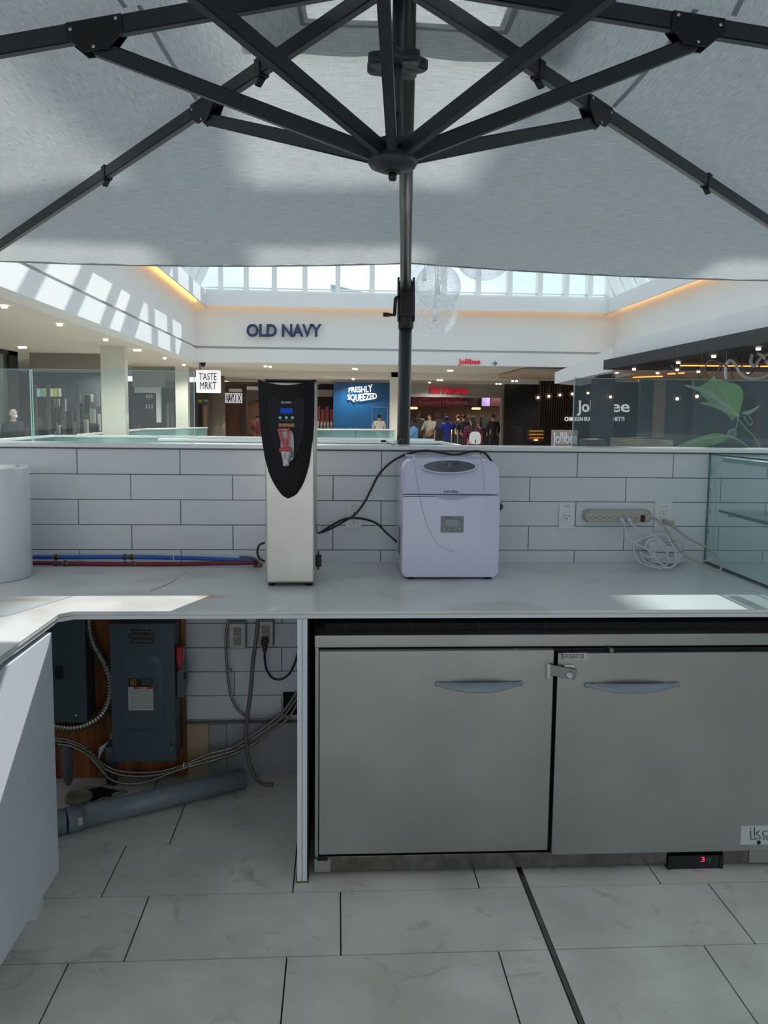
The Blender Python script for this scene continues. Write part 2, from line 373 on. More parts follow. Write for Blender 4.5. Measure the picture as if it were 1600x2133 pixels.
# left cabinet
t = thing('base_cabinet', 'white base cabinet under the left arm of the counter, its door nearest', 'cabinet', (-1.25, 1.2, 0))
a = U(110, 1304, 'x', -.84); c = U(126, 1805, 'x', -.84); print('door', a, c)
b = MB(); b.box(-1.72, -.862, -.55, 2.38, .10, .80, 0); b.build('body', WHITE, t)
b = MB(); b.box(-.858, -.838, .9, 2.395, .10, .842, 0, bev=.0015); dd = b.build('door', mat('white_gloss_door', (214, 221, 232), .3, var=.04, vs=1.5), t)
b = MB(); b.box(-1.70, -.90, -.5, 2.36, 0, .10, 0); b.box(-.90, -.875, 2.30, 2.36, 0, .10); b.build('toe_kick', WHITE, t)
b = MB(); b.box(-.90, -.862, 2.2, 2.37, .80, ZC-.0275, 0); b.build('gap_shade', mat('dark_gap', (40, 40, 42), .8), t)  # dark block painted as the shaded gap under the countertop
# sink bit at the far left
p = U(-8, 1286, 'z', ZC)
b = MB(); b.lathe((p.x-.01, p.y, ZC+.0002), [(.020, 0), (.022, .002), (.012, .004), (.0, .004)], 20); tag(b.build('sink_plug', CHROME), 'small steel drain cap at the left edge of the countertop', 'drain cap')
# white cylinder
t = thing('white_canister', 'tall glossy white cylinder standing at the left end of the countertop', 'canister', (-1.283, 3.0, ZC))
zt_ = U(30, 972, 'y', 3.0).z
b = MB(); b.lathe((-1.283, 3.0, ZC), [(.158, 0), (.163, .004), (.163, zt_-ZC-.004), (.159, zt_-ZC), (.150, zt_-ZC), (.150, zt_-ZC-.002), (0, zt_-ZC-.002)], 64); b.build('shell', mat('glossy_white_shell', (228, 233, 240), .22), t)
for a_ in (-.95, -.1, .8, 2.2, 3.6):
    b = MB(); b.lathe((-1.283+.135*math.cos(a_), 3.0+.135*math.sin(a_), zt_-.001), [(.006, 0), (.006, .003), (0, .004)], 12); b.build('screw', CHROME, t)
# ============================================================ refrigerator
YR = 2.50
def rx(px, y=1500): return U(px, y, 'y', YR).x
def rz(py, px=800): return U(px, py, 'y', YR).z
x0, x1 = rx(656), 1.75
zb, zt0, zt1 = rz(1812), rz(1348), rz(1322)
t = thing('worktop_refrigerator', 'low stainless steel two-door refrigerator built in under the counter', 'refrigerator', ((x0+x1)/2, YR+.3, 0))
DARKG = mat('dark_gasket', (20, 21, 23), .6)
xs = x0
b = MB(); b.box(x0+.004, x1, YR+.03, 3.15, zb+.004, zt0, 0); b.box(x0, x0+.012, YR+.006, YR+.03, zb, zt0, 1, bev=.001); b.build('cabinet', [DARKG, STEEL], t)
b = MB(); b.box(x0-.002, x1, YR-.006, 3.18, zt0, zt1, 0, bev=.0025); b.build('worktop', STEELF, t)
b = MB(); b.box(x0+.03, x1, YR+.05, YR+.12, zt1+.0005, zt1+.024, 0); 
for k, xx in enumerate((.09, .30, .52, .74)): b.box(x0+xx, x0+xx+.012, YR+.045, YR+.125, zt1, zt1+.026, 1)
b.build('rear_duct', [mat('black_duct', (12, 12, 14), .7), mat('grey_tape', (30, 30, 32), .7)], t)
# kick plate
KICK = mat('dirty_kick_plate', (136, 135, 132), .2, metal=1, var=.35, vs=28)
b = MB(); b.box(x0+.003, rx(1403), YR-.002, YR+.02, zb, rz(1779)-.004, 0, bev=.001); b.box(rx(1521), x1, YR-.002, YR+.02, zb, rz(1779)-.004, 0, bev=.001); b.build('kick_plate', KICK, t)
b = MB(); b.box(rx(655), rx(690), YR-.006, YR+.0, zb, rz(1785), 0, bev=.001); b.box(rx(662), rx(684), YR-.008, YR-.004, rz(1788), rz(1783), 1); b.build('hinge_bracket', [STEELF, BLACK], t)
b = MB(); b.box(rx(1576), rx(1640), YR-.006, YR+.0, zb, rz(1783), 0, bev=.001); b.build('hinge_bracket', [STEELF, BLACK], t)
def door(pl, pr, pt, ptr=None, label=None):
    b = MB(); b.box(rx(pl), rx(pr), YR-.032, YR+.022, rz(1780), rz(pt), 0, bev=.003, seg=2); d = b.build('door', STEELF, t)
    if label: d['label'] = label
    return d
YD = YR-.032
def dx(px): return U(px, 1500, 'y', YD).x
def dz(py, px=1200): return U(px, py, 'y', YD).z
def mkdoor(pl, pr, pt, pb):
    b = MB(); b.box(dx(pl), dx(pr), YD, YR+.022, dz(pb, pl), dz(pt, pl), 0, bev=.0025); return b.build('door', STEELF, t)
dL = mkdoor(665, 1150, 1357, 1781); dL['label'] = 'left steel door'
dR = mkdoor(1158, 1720, 1361, 1781); dR['label'] = 'right steel door with small label strip'
# stile with black gaskets between the doors
b = MB(); b.box(dx(1143)+.004, dx(1159), YR+.024, YR+.032, rz(1790), rz(1349), 0); b.box(dx(1150)+.0008, dx(1153), YR-.02, YR+.024, dz(1760), dz(1357), 1); b.build('door_gasket', [DARKG, BLACKM], t)
# dark strip standing in for the shaded gap above the doors, with metal tabs
b = MB(); b.box(x0+.02, x1, YR-.004, YR+.03, rz(1356), zt0-.006, 0); 
for px in (1068, 1262): b.box(rx(px-4), rx(px+4), YR-.028, YR-.006, rz(1357), rz(1349), 1)
b.build('top_gap_shade', [DARKG, GALV], t)
HGR = mat('blue_grey_handle_plastic', (128, 138, 146), .35, coat=.2)
def handle(px0, px1, py, d):
    n = 24; fr = []; bt = MB()
    X0, X1 = dx(px0), dx(px1); zc = dz(py, (px0+px1)/2)
    def f(u, v):
        s_ = math.sin(math.pi*u); x = X0+(X1-X0)*u
        top = .006+.003*s_; bot = -.006-.014*s_**1.2
        out = .006+.030*min(1, s_*1.15)
        a = v*2*math.pi
        zz = (top+bot)/2+(top-bot)/2*math.copysign(abs(math.sin(a))**.7, math.sin(a))
        yy = YD-out+.006-.007*math.copysign(abs(math.cos(a))**.7, math.cos(a)) + (0.012*(zz-bot)/(top-bot) if s_ > .3 else 0)
        return (x, min(yy, YD+.001), zc+zz)
    bt.grid(f, n, 14)
    for e_ in (X0, X1): bt.lathe((e_+(.008 if e_ == X0 else -.008), YD+.001, zc), [(.0085, 0), (.0085, .007), (.006, .010), (0, .010)], 20, ax=(0, -1, 0))
    h = bt.build('handle', HGR, d); h['label'] = 'bowed blue-grey plastic handle'
    return h
handle(905, 1087, 1424, dL); handle(1215, 1412, 1426, dR)
# padlock hasp
b = MB(); b.bar((dx(1136), YD-.010, dz(1392)), (dx(1194), YD-.014, dz(1402)), .004, .036, up=(0, 0, 1), bev=.002)
o = b.build('lock_hasp', STEELP, dR); o['label'] = 'steel lock plate bridging both doors'
b = MB(); b.box(dx(1170), dx(1192), YD-.010, YD+.001, dz(1396), dz(1383), 0, bev=.002); b.build('lock_bracket', CHROME, dR)
b = MB(); b.box(dx(1134), dx(1141), YD-.013, YD+.001, dz(1411), dz(1381), 0, bev=.001); b.build('lock_bracket', CHROME, dL)
b = MB(); b.lathe((dx(1180), YD-.0155, dz(1403)), [(.0105, 0), (.0105, .004), (.007, .006), (.007, .002), (0, .002)], 24, ax=(0, -1, 0)); b.build('lock_cylinder', CHROME, dR)
# labels
LBLW = mat('silver_label', (190, 192, 192), .4); INK = mat('black_ink', (14, 14, 16), .5); WINK = mat('white_ink', (235, 235, 235), .5)
b = MB(); b.box(dx(1168), dx(1218), YD-.001, YD, dz(1374), dz(1360)); l = b.build('label_strip', LBLW, dR)
text('lettering', 'REFRIGERATOR', INK, dR, (1170, 1362), (1217, 1372), YD-.0012, .0004)
b = MB(); b.box(dx(1557), dx(1640), YD-.0012, YD, dz(1758, 1600), dz(1719, 1600)); l = b.build('series_badge', LBLW, dR)
text('lettering', 'ikon', mat('grey_ink', (70, 72, 76), .5), dR, (1562, 1723), (1622, 1743), YD-.0014, .0004, bold=-.01)
text('lettering', 'series', mat('grey_ink_small', (70, 72, 76), .5), dR, (1562, 1742), (1612, 1750), YD-.0014, .0004)
b = MB(); b.lathe((dx(1596), YD-.0013, dz(1754, 1600)), [(.007, 0), (.007, .0006), (0, .0006)], 20, ax=(0, -1, 0)); b.build('badge_mark', INK, dR)
# thermostat
GLB = mat('black_display_glass', (22, 28, 28), .12)
b = MB(); b.box(rx(1404), rx(1520), YR-.006, YR+.015, rz(1809, 1450), rz(1780, 1450), 0); b.box(rx(1404), rx(1411), YR-.009, YR, rz(1809, 1450), rz(1780, 1450), 1); b.box(rx(1514), rx(1521), YR-.009, YR, rz(1809, 1450), rz(1780, 1450), 1)
td = b.build('temperature_display', [GLB, BLACK], t)
text('digit', '3', emis('red_led', (255, 30, 60), 2.2), td, (1460, 1785), (1468, 1795), YR-.0065, .0004)
text('icons', '* F', mat('dim_print', (120, 130, 130), .5), td, (1472, 1787), (1481, 1798), YR-.0065, .0003)

# ============================================================ hot water dispenser
YB = 2.82
WD = t = thing('hot_water_dispenser', 'tall narrow stainless hot water dispenser with black front and red tap', 'water dispenser', (-.16, YB+.12, ZC))
xa, xb = U(553, 1200, 'y', YB).x, U(656, 1200, 'y', YB).x; zt_ = U(600, 792, 'y', YB).z; w = xb-xa
BST = mat('warm_stainless', (200, 197, 189), .30, metal=1, var=.12, vs=5, bump=.1, bs=50, bst=(1, 1, 14))
b = MB(); b.box(xa, xb, YB, YB+.30, ZC+.012, zt_-.004, 0, bev=.008, seg=3); b.build('housing', BST, t)
for X in (xa+.02, xb-.02):
    for Y_ in (YB+.03, YB+.27):
        b = MB(); b.lathe((X, Y_, ZC), [(.012, 0), (.013, .012), (0, .0125)], 14); b.build('foot', FOOT, t)
b = MB(); b.box(xa, xb+.006, YB-.004, YB+.30, zt_-.004, zt_+.003, 0, bev=.003); b.build('top_cover', mat('dark_grey_top', (60, 62, 66), .4), t)
# black fascia: tongue shaped, bulging forward towards the top
prof = [(88, 50), (92, 250), (100, 400), (108, 500), (127, 650), (150, 800), (190, 950), (225, 1030), (265, 1100), (310, 1160), (340, 1185), (372, 1198)]
profR = [(628, 50), (629, 250), (627, 400), (625, 500), (614, 620), (600, 700), (588, 800), (570, 900), (530, 1030), (500, 1090), (460, 1150), (410, 1187), (372, 1198)]
def fp(q, Y=YB): return U(520+q[0]/4.639, 780+q[1]/4.639, 'y', Y)
def side(pr, yy):
    for i in range(len(pr)-1):
        if pr[i][1] <= yy <= pr[i+1][1]:
            u = (yy-pr[i][1])/(pr[i+1][1]-pr[i][1]); return pr[i][0]+(pr[i+1][0]-pr[i][0])*u
    return pr[-1][0]
FBK = mat('black_fascia', (9, 11, 18), .5, spec=.25)
def fasc(u, v, back=False):
    yy = 50+1148*(v**.8 if v < 1 else 1)
    l, r_ = side(prof, yy), side(profR, yy); xx = l+(r_-l)*u
    top = 50+55*(1-((xx-358)/270)**2) if xx else 50   # concave top edge
    y2 = yy+max(0, top-50)*(1-v)**3
    p = fp((xx, y2)); ed = (2*u-1)
    d = .006+.030*(1-v)**.6*(1-.35*ed**4)+.006*(1-ed*ed)
    return (p.x, p.y-(0 if back else d), p.z)
b = MB(); b.grid(lambda u, v: fasc(u, v), 24, 40)
b.grid(lambda u, v: (lambda q, w_: (q[0]+(w_[0]-q[0])*v, q[1]+(w_[1]-q[1])*v, q[2]))(fasc(u, 0), fasc(u, 0, True)), 24, 2)
for e_ in (0, 1): b.grid(lambda u, v, e_=e_: (lambda q, w_: (q[0], q[1]+(w_[1]-q[1])*v, q[2]))(fasc(e_, u), fasc(e_, u, True)), 40, 2)
fs = b.build('front_fascia', FBK, t)
# inner console
cp = [(168, 222), (250, 208), (355, 204), (450, 208), (535, 230), (533, 330), (525, 480), (500, 640), (465, 780), (420, 870), (372, 912), (325, 885), (270, 800), (225, 650), (190, 480), (172, 330)]
YC = YB-.040
b = MB(); b.prism([fp(q, YC) for q in cp], (0, .022, 0), 0, bev=.003); cs = b.build('control_console', mat('navy_console', (17, 20, 30), .5, spec=.3), t)
YT = YC-.0006
b = MB(); a, c = fp((295, 375), YT), fp((415, 326), YT); b.box(a.x, c.x, YT-.001, YT, a.z, c.z); b.build('blue_display', emis('blue_lcd', (22, 52, 132), .8), cs)
TEAL = mat('pale_teal_button', (150, 205, 205), .4)
for X in (295, 355, 414):
    b = MB(); b.lathe(fp((X, 417), YT), [(.0052, 0), (.0052, .0016), (.0035, .0020), (0, .0020)], 18, ax=(0, -1, 0)); b.build('button', TEAL, cs)
b = MB()
for p_, q_ in (((295, 436), (297, 446)), ((413, 436), (415, 446)), ((295, 443), (415, 446))):
    a, c = fp((p_[0], p_[1]), YT), fp((q_[0], q_[1]), YT); b.box(a.x, c.x, YT-.0005, YT, a.z, c.z)
b.build('bracket_line', TEAL, cs)
YTX = YT-.0002
text('brand_lettering', 'BUNN', WINK, cs, (520+307/4.639, 780+259/4.639), (520+400/4.639, 780+280/4.639), YTX, .0004, bold=.01)
text('button_caption', 'READY   TEMP', mat('grey_print', (120, 125, 130), .5), cs, (520+325/4.639, 780+383/4.639), (520+385/4.639, 780+389/4.639), YTX, .0003)
b = MB(); a, c = fp((278, 497), YT), fp((432, 475), YT); b.box(a.x, c.x, YT-.0006, YT, a.z, c.z); b.build('warning_strip', mat('orange_label', (190, 128, 60), .5), cs)
text('caption', 'Hot Water. Use Care', WINK, cs, (520+285/4.639, 780+499/4.639), (520+432/4.639, 780+510/4.639), YTX, .0003)
# tap niche, lever and spout
b = MB(); b.prism([fp(q, YT) for q in ((385, 540), (405, 545), (422, 580), (427, 640), (427, 780), (415, 820), (390, 840), (300, 740), (300, 545))], (0, -.0015, 0), 0); b.build('tap_recess', mat('silver_recess', (168, 160, 158), .35, metal=.6), cs)
YL = YC-.045
b = MB()
b.prism([fp(q, YL) for q in ((266, 522), (388, 519), (391, 546), (270, 550))], (0, .020, 0), bev=.002)
for pts in (((274, 545), (300, 545), (308, 600), (325, 632), (333, 640), (322, 690), (300, 650), (282, 590)), ((366, 545), (388, 545), (385, 600), (375, 650), (366, 692), (345, 650), (345, 636), (362, 605))):
    b.prism([fp(q, YL) for q in pts], (0, .012, 0), bev=.001)
b.prism([fp(q, YL) for q in ((315, 635), (372, 635), (366, 712), (322, 712))], (0, .012, 0), bev=.001)
b.prism([fp(q, YL) for q in ((282, 710), (398, 705), (406, 738), (284, 744))], (0, .030, 0), bev=.002)
lv = b.build('tap_lever', RED, t)
text('lettering', 'WATER', WINK, lv, (520+305/4.639, 780+528/4.639), (520+360/4.639, 780+540/4.639), YL-.0002, .0003)
sp = fp((352, 742), YC-.028); sq = fp((352, 882), YC-.028)
b = MB(); b.lathe((sp.x, sp.y, sq.z), [(.010, -.001), (.0118, 0), (.0122, .012), (.0125, .020), (.0205, sp.z-sq.z-.002), (.021, sp.z-sq.z), (0, sp.z-sq.z+.001)], 28)
b.cyl((sp.x, sp.y, sp.z-.01), (sp.x, YC, sp.z-.01), .008); b.build('spout', CHROME, t)
b = MB(); b.tube(cr([fp(q, YC-.022) for q in ((395, 745), (415, 752), (422, 775), (405, 800), (395, 785), (402, 762))], 5), .0012, 6); b.build('tag_wire', BLACK, t)
# plug on the right side
a = U(664, 1168, 'y', 2.98)
b = MB(); b.box(xb, xb+.020, a.y-.012, a.y+.012, a.z-.022, a.z+.022, 0, bev=.004); b.cyl((xb+.008, a.y, a.z+.02), (xb+.008, a.y, a.z+.036), .003); b.cyl((xb+.008, a.y, a.z-.034), (xb+.008, a.y, a.z-.02), .003); b.build('power_switch', BLACK, t)
b = MB(); b.tube(cr([U(x, y, 'y', YB+.20) for x, y in ((552, 1130), (541, 1135), (536, 1148), (540, 1162), (552, 1170))], 6), .004, 8); b.build('hose_loop', BLACK, t)

# ============================================================ ice maker
YI = 2.94
t = thing('ice_maker', 'lavender-white countertop ice maker with grey control panel against the tiled wall', 'ice maker', (.42, YI+.15, ZC))
ILAV = mat('lavender_white_plastic', (214, 216, 240), .2, coat=.5)
xa, xb = .243, .603; zb_ = ZC+.010; zs = U(930, 1031, 'y', YI).z; zt_ = U(930, 958, 'y', YI+.05).z; D = .30
def rrect(x0, x1, z0, z1, r0, r1, n=6):
    """rounded rectangle in x,z; r0 lower corners, r1 upper"""
    out = []
    for (cx_, cz_, r_, a0) in ((x1-r0, z0+r0, r0, -90), (x1-r1, z1-r1, r1, 0), (x0+r1, z1-r1, r1, 90), (x0+r0, z0+r0, r0, 180)):
        for k in range(n+1):
            a = math.radians(a0+90*k/n); out.append((cx_+r_*math.cos(a), cz_+r_*math.sin(a)))
    return out
b = MB(); b.prism([(x, YI, z) for x, z in rrect(xa+.001, xb-.001, zb_, zs-.0015, .014, .002)], (0, D, 0), 0, bev=.006, sm=True); b.build('body', ILAV, t)
# lid: front leans back towards the top
def lid(u, v):
    n = 40
    pr = rrect(xa, xb, zs+.001, zt_, .002, .045, 9)
    k = min(int(u*len(pr)), len(pr)) % len(pr); x, z = pr[k]
    h = max(0, (z-zs)/(zt_-zs)); y = YI+.055*h**2.2*(1-v)+D*v
    return (x, y, z)
pr = rrect(xa, xb, zs+.001, zt_, .002, .045, 9); NR = len(pr)
b = MB(); V0 = []
for v in (0, .03, .5, .97, 1):
    rg = []
    for x, z in pr:
        h = max(0, (z-zs)/(zt_-zs)); ins = .006 if v in (0, 1) else 0
        cx_, cz_ = (xa+xb)/2, (zs+zt_)/2
        xx = cx_+(x-cx_)*(1-ins/.18); zz = cz_+(z-cz_)*(1-ins/.06) if ins else z
        y0 = YI+.060*h**2; y1 = YI+D
        rg.append(b.bm.verts.new((xx, y0+(y1-y0)*v, zz)))
    V0.append(rg)
for i in range(4): b._m([b.bm.faces.new((V0[i][k], V0[i][(k+1) % NR], V0[i+1][(k+1) % NR], V0[i+1][k])) for k in range(NR)], 0, True)
b._m([b.bm.faces.new(V0[0]), b.bm.faces.new(V0[-1][::-1])], 0)
b.build('lid', ILAV, t)
def lidpt(px, py, off=0):
    for k in range(400):
        Y_ = YI+k*.0008; p = U(px, py, 'y', Y_); h = max(0, (p.z-zs)/(zt_-zs))
        if h >= 1: return V((p.x, p.y, zt_+off)) if 0 else p-V((0, off, -off))
        if Y_ >= YI+.060*h**2: return p-V((0, off, -off*.3))
    return p
ov = [(936+55.5*math.cos(a), 972+13.5*math.sin(a)) for a in [2*math.pi*k/40 for k in range(40)]]
b = MB(); b.tube([lidpt(x, y, .002) for x, y in ov]+[lidpt(*ov[0], .002)], .0026, 8, cap=False); b.build('window_rim', mat('silver_white_rim', (225, 228, 240), .2), t)
b = MB(); c = lidpt(936, 972, .0022); vs_ = [b.bm.verts.new(lidpt(936+54*math.cos(a), 972+12.6*math.sin(a), .0022)) for a in [2*math.pi*k/40 for k in range(40)]]; cv = b.bm.verts.new(c)
b._m([b.bm.faces.new((vs_[k], vs_[(k+1) % 40], cv)) for k in range(40)], 0, True)
b.build('lid_window', mat('smoked_window', (110, 114, 128), .08, var=.5, vs=14, spec=.9), t)
b = MB(); b.box(xa+.05, xb-.05, YI+.10, YI+D-.02, zt_, zt_+.006, 0, bev=.003); b.box(xa+.03, xa+.07, YI+D-.05, YI+D-.01, zt_-.001, zt_+.009, 0, bev=.003); b.box(xb-.07, xb-.03, YI+D-.05, YI+D-.01, zt_-.001, zt_+.009, 0, bev=.003); b.build('hinge_cover', ILAV, t)
# finger grip
b = MB(); b.prism([U(x, y, 'y', YI) for x, y in ((900, 1033), (920, 1039), (945, 1042), (965, 1039), (985, 1033))], (0, -.003, 0), 0, bev=.0008); b.build('finger_grip', mat('lavender_grip', (178, 181, 208), .3), t)
# decorative seam line
b = MB(); pts = [lidpt(x, y, .0005) for x, y in ((862, 960), (867, 990), (873, 1028))]
b.tube(cr(pts, 6), .0008, 6); b.tube(cr([U(x, y, 'y', YI-.0004) for x, y in ((874, 1034), (884, 1075), (898, 1112), (918, 1138), (946, 1150))], 6), .0008, 6)
b.tube(cr([lidpt(x, y, .0005) for x, y in ((1003, 957), (1007, 990), (1008, 1028))], 6), .0006, 6)
b.build('moulded_line', mat('grey_lavender_line', (150, 152, 178), .5), t)
text('lettering', "Ice'n Easy.", INK, t, (925, 1020), (956, 1028.5), YI-.0006, .0006, bold=.005)
b = MB(); a, c = U(918, 1109, 'y', YI), U(966, 1075, 'y', YI); b.prism([(x, YI-.003, z) for x, z in rrect(a.x, c.x, a.z, c.z, .004, .004)], (0, .004, 0), 0, bev=.0008); cpn = b.build('control_panel', mat('grey_panel', (128, 132, 140), .4), t)
b = MB(); a, c = U(928, 1096, 'y', YI), U(954, 1083, 'y', YI); b.box(a.x, c.x, YI-.0038, YI-.003, a.z, c.z); b.build('display', mat('grey_lcd', (150, 154, 160), .25), cpn)
for X, Y_ in ((925, 1101), (936, 1103), (947, 1103), (957, 1101)):
    b = MB(); b.lathe(U(X, Y_, 'y', YI-.003), [(.0030, 0), (.0030, .0014), (.0022, .0016), (.0022, .0012), (0, .0012)], 16, ax=(0, -1, 0)); b.build('button', LBLW, cpn)
text('caption', 'Danby', INK, cpn, (930, 1077), (942, 1080.5), YI-.0032, .0003)
for X in (xa+.035, xb-.035):
    for Y_ in (YI+.03, YI+.27):
        b = MB(); b.lathe((X, Y_, ZC), [(.014, 0), (.017, .011), (0, .0115)], 18); b.build('foot', FOOT, t)
p = U(1046, 1054, 'y', YI+.08)
b = MB(); b.prism([(xb, p.y-.01, p.z-.024), (xb, p.y-.01, p.z+.024), (xb+.006, p.y-.01, p.z+.024), (xb+.026, p.y-.01, p.z+.003), (xb+.024, p.y-.01, p.z-.010), (xb+.006, p.y-.01, p.z-.024)], (0, .02, 0), 0, bev=.002); b.build('drain_knob', BLACK, t)
b = MB()
for k in range(9): b.box(xa-.0006, xa+.002, YI+.10, YI+.20, zb_+.06+k*.012, zb_+.064+k*.012, 0)
b.build('side_vent', mat('vent_shadow_grey', (120, 122, 140), .6), t)
# cords on the wall
YK = 3.262
def cord(name, label, pts, Y, r, mt, cat='cord', z_min=None, n=8, parent=None):
    P = []
    for q in pts:
        y_ = q[2] if len(q) > 2 else Y
        v = U(q[0], q[1], 'y', y_)
        if z_min is not None and v.z < z_min: v.z = z_min
        P.append(v)
    b = MB(); b.tube(cr(P, n), r, 10); o = b.build(name, mt, parent)
    if parent is None: tag(o, label, cat)
    return o
cord('power_cord', 'black power cord looping from the water dispenser over the ice maker', ((657, 1094, 3.0), (663, 1110, 3.15), (690, 1101), (715, 1087), (738, 1073), (757, 1050), (772, 1022), (790, 988), (815, 963, 3.26), (845, 947, 3.26), (885, 938.5, 3.26), (920, 943, 3.25), (950, 947, 3.25), (985, 940, 3.25), (1008, 943, 3.245), (1022, 958, 3.235), (1026, 970, 3.22)), YK, .0042, BLACK, parent=WD)
cord('power_cord', 'black power cord drooping from the wall outlet to the side of the ice maker', ((664, 1111, 3.23), (690, 1095, 3.25), (715, 1082, 3.25), (738, 1079, 3.245), (765, 1083), (787, 1092), (805, 1110, 3.22), (826, 1128, 3.12)), YK, .0042, BLACK, parent=t)
# ============================================================ outlets on the wall
PLATE = mat('white_wall_plate', (226, 227, 228), .3)
SLOT = mat('dark_slot', (35, 33, 32), .6)
def outlet(name, x0, y0, x1, y1, label, kind, Y=YW-.001, pm=None, recs=None):
    a, c = U(x0, y1, 'y', Y), U(x1, y0, 'y', Y); cxm = (a.x+c.x)/2; czm = (a.z+c.z)/2
    t = thing(name, label, 'outlet', (cxm, Y, a.z))
    b = MB(); b.box(a.x, c.x, Y-.006, Y+.001, a.z, c.z, 0, bev=.002); b.build('cover_plate', pm or PLATE, t)
    if kind == 'big':
        b = MB(); b.lathe((cxm, Y-.006, czm), [(.017, 0), (.017, .003), (.015, .004), (0, .004)], 32, ax=(0, -1, 0)); r_ = b.build('receptacle', PLATE, t)
        b = MB(); b.box(cxm-.011, cxm-.004, Y-.0108, Y-.0095, czm+.001, czm+.0035); b.box(cxm+.004, cxm+.011, Y-.0108, Y-.0095, czm+.001, czm+.0035); b.lathe((cxm, Y-.0098, czm-.009), [(.0028, 0), (.0028, .001), (0, .001)], 12, ax=(0, -1, 0)); b.build('slot', SLOT, r_)
        return t
    w_ = .034; cx2 = (U(recs[0], 1050, 'y', Y).x if recs else cxm)
    for dz_ in ((.0195, -.0195)):
        b = MB(); b.box(cx2-.0165, cx2+.0165, Y-.0085, Y-.004, czm+dz_-.0165, czm+dz_+.0165, 0, bev=.002); r_ = b.build('receptacle', PLATE if not pm else mat('grey_receptacle', (150, 150, 150), .5), t)
        b = MB(); b.box(cx2-.0075, cx2-.0055, Y-.0092, Y-.008, czm+dz_+.001, czm+dz_+.009); b.box(cx2+.0055, cx2+.0072, Y-.0092, Y-.008, czm+dz_+.002, czm+dz_+.009); b.lathe((cx2, Y-.0082, czm+dz_-.007), [(.0026, 0), (.0026, .001), (0, .001)], 12, ax=(0, -1, 0)); b.build('slot', SLOT, r_)
    return t
o = outlet('wall_outlet', 720, 1046, 754, 1101, 'white duplex outlet on the tiles between the dispenser and the ice maker', 'duplex')
text('marking', 'GFCI', mat('grey_mark', (120, 120, 120), .6), o, (732, 1052), (742, 1055), YW-.0075, .0003)
o = outlet('wall_outlet', 1163, 1047, 1197, 1102, 'white round single outlet on the tiles left of the power strip', 'big')
text('marking', 'CKT A24', mat('grey_mark_b', (120, 120, 120), .6), o, (1174, 1052), (1186, 1055.5), YW-.0075, .0003)
o = outlet('wall_outlet', 1361, 1045, 1400, 1106, 'white duplex outlet on the tiles right of the power strip', 'duplex', recs=(1382,))
text('marking', 'CKT 8', mat('grey_mark_c', (120, 120, 120), .6), o, (1380, 1054), (1390, 1057), YW-.0075, .0003)
# power strip
t = thing('power_strip', 'beige six-socket power strip with red switch fixed on the white tiles', 'power strip', (U(1285, 1088, 'y', YW).x, YW, U(1285, 1088, 'y', YW).z))
BEI = mat('beige_plastic', (178, 172, 162), .45)
a, c = U(1216, 1087, 'y', YW-.02), U(1354, 1062, 'y', YW-.02)
b = MB(); b.prism([(x, YW-.036, z) for x, z in rrect(a.x, c.x, a.z, c.z, .018, .018)], (0, .034, 0), 0, bev=.006, sm=True); b.build('housing', BEI, t)
yy = YW-.0365
for k, X in enumerate((1231, 1246, 1260, 1274.5, 1292, 1307)):
    q = U(X, 1078, 'y', yy); b = MB(); b.box(q.x-.0125, q.x+.0125, yy-.001, yy+.002, q.z-.013, q.z+.013, 0, bev=.001); r_ = b.build('socket', mat('beige_socket', (190, 184, 174), .5) if k == 0 else bpy.data.materials['beige_socket'], t)
    b = MB(); b.box(q.x+.002, q.x+.010, yy-.0016, yy, q.z+.004, q.z+.006); b.box(q.x+.002, q.x+.010, yy-.0016, yy, q.z-.007, q.z-.005); b.lathe((q.x-.006, yy-.0012, q.z), [(.0025, 0), (.0025, .0006), (0, .0006)], 10, ax=(0, -1, 0)); b.build('slot', SLOT, r_)
q = U(1339, 1080, 'y', yy); b = MB(); b.box(q.x-.009, q.x+.009, yy-.004, yy+.003, q.z-.014, q.z+.014, 0, bev=.002); b.build('rocker_switch', mat('dark_red_switch', (70, 10, 18), .3), t)
q = U(1326, 1079, 'y', yy); b = MB(); b.box(q.x-.002, q.x+.002, yy-.001, yy+.002, q.z-.002, q.z+.002); b.build('indicator', SLOT, t)
# plugs with white cords, adapters
STRIP = t; PLG = []
WPL = mat('white_plug_plastic', (212, 216, 222), .35)
for k, (X, Y_) in enumerate(((1292, 1080), (1307, 1080))):
    q = U(X, Y_, 'y', yy-.001); e_ = U(X+7, Y_+7, 'y', yy-.034)
    b = MB(); b.tube([q, q+(e_-q)*.6, e_, e_+(e_-q)*.25], lambda s_: .0105 if s_ < .5 else .006, 12)
    PLG.append(b)
def pt(px, py, Y): return U(px, py, 'y', Y)
def brick(cx_, cy_, dz_, label):
    p = pt(cx_, cy_, 3.22)
    t = thing('power_adapter', label, 'power adapter', (p.x, 3.22, p.z-.02))
    b = MB(); b.prism([(x, 3.195, z) for x, z in rrect(p.x-.066, p.x+.066, p.z-.021, p.z+.021, .008, .008)], (0, .06, 0), 0, bev=.004, sm=True); b.build('case', WPL, t)
    text('spec_label', 'AC ADAPTER', mat('grey_spec', (120, 122, 126), .6), t, (cx_+2, cy_-9), (cx_+22, cy_-5), 3.1945, .0002)
    text('spec_label', 'INPUT 100-240V', bpy.data.materials['grey_spec'], t, (cx_+2, cy_-3), (cx_+22, cy_+0), 3.1945, .0002)
    for sx_ in (-1, 1):
        b = MB(); b.cyl((p.x+sx_*.064, 3.22, p.z), (p.x+sx_*.088, 3.22, p.z), .006, .004); b.build('strain_relief', WPL, t)
    return p, t
zt1 = U(1382, 1163, 'y', 3.22); zt1z = ZC+.0215
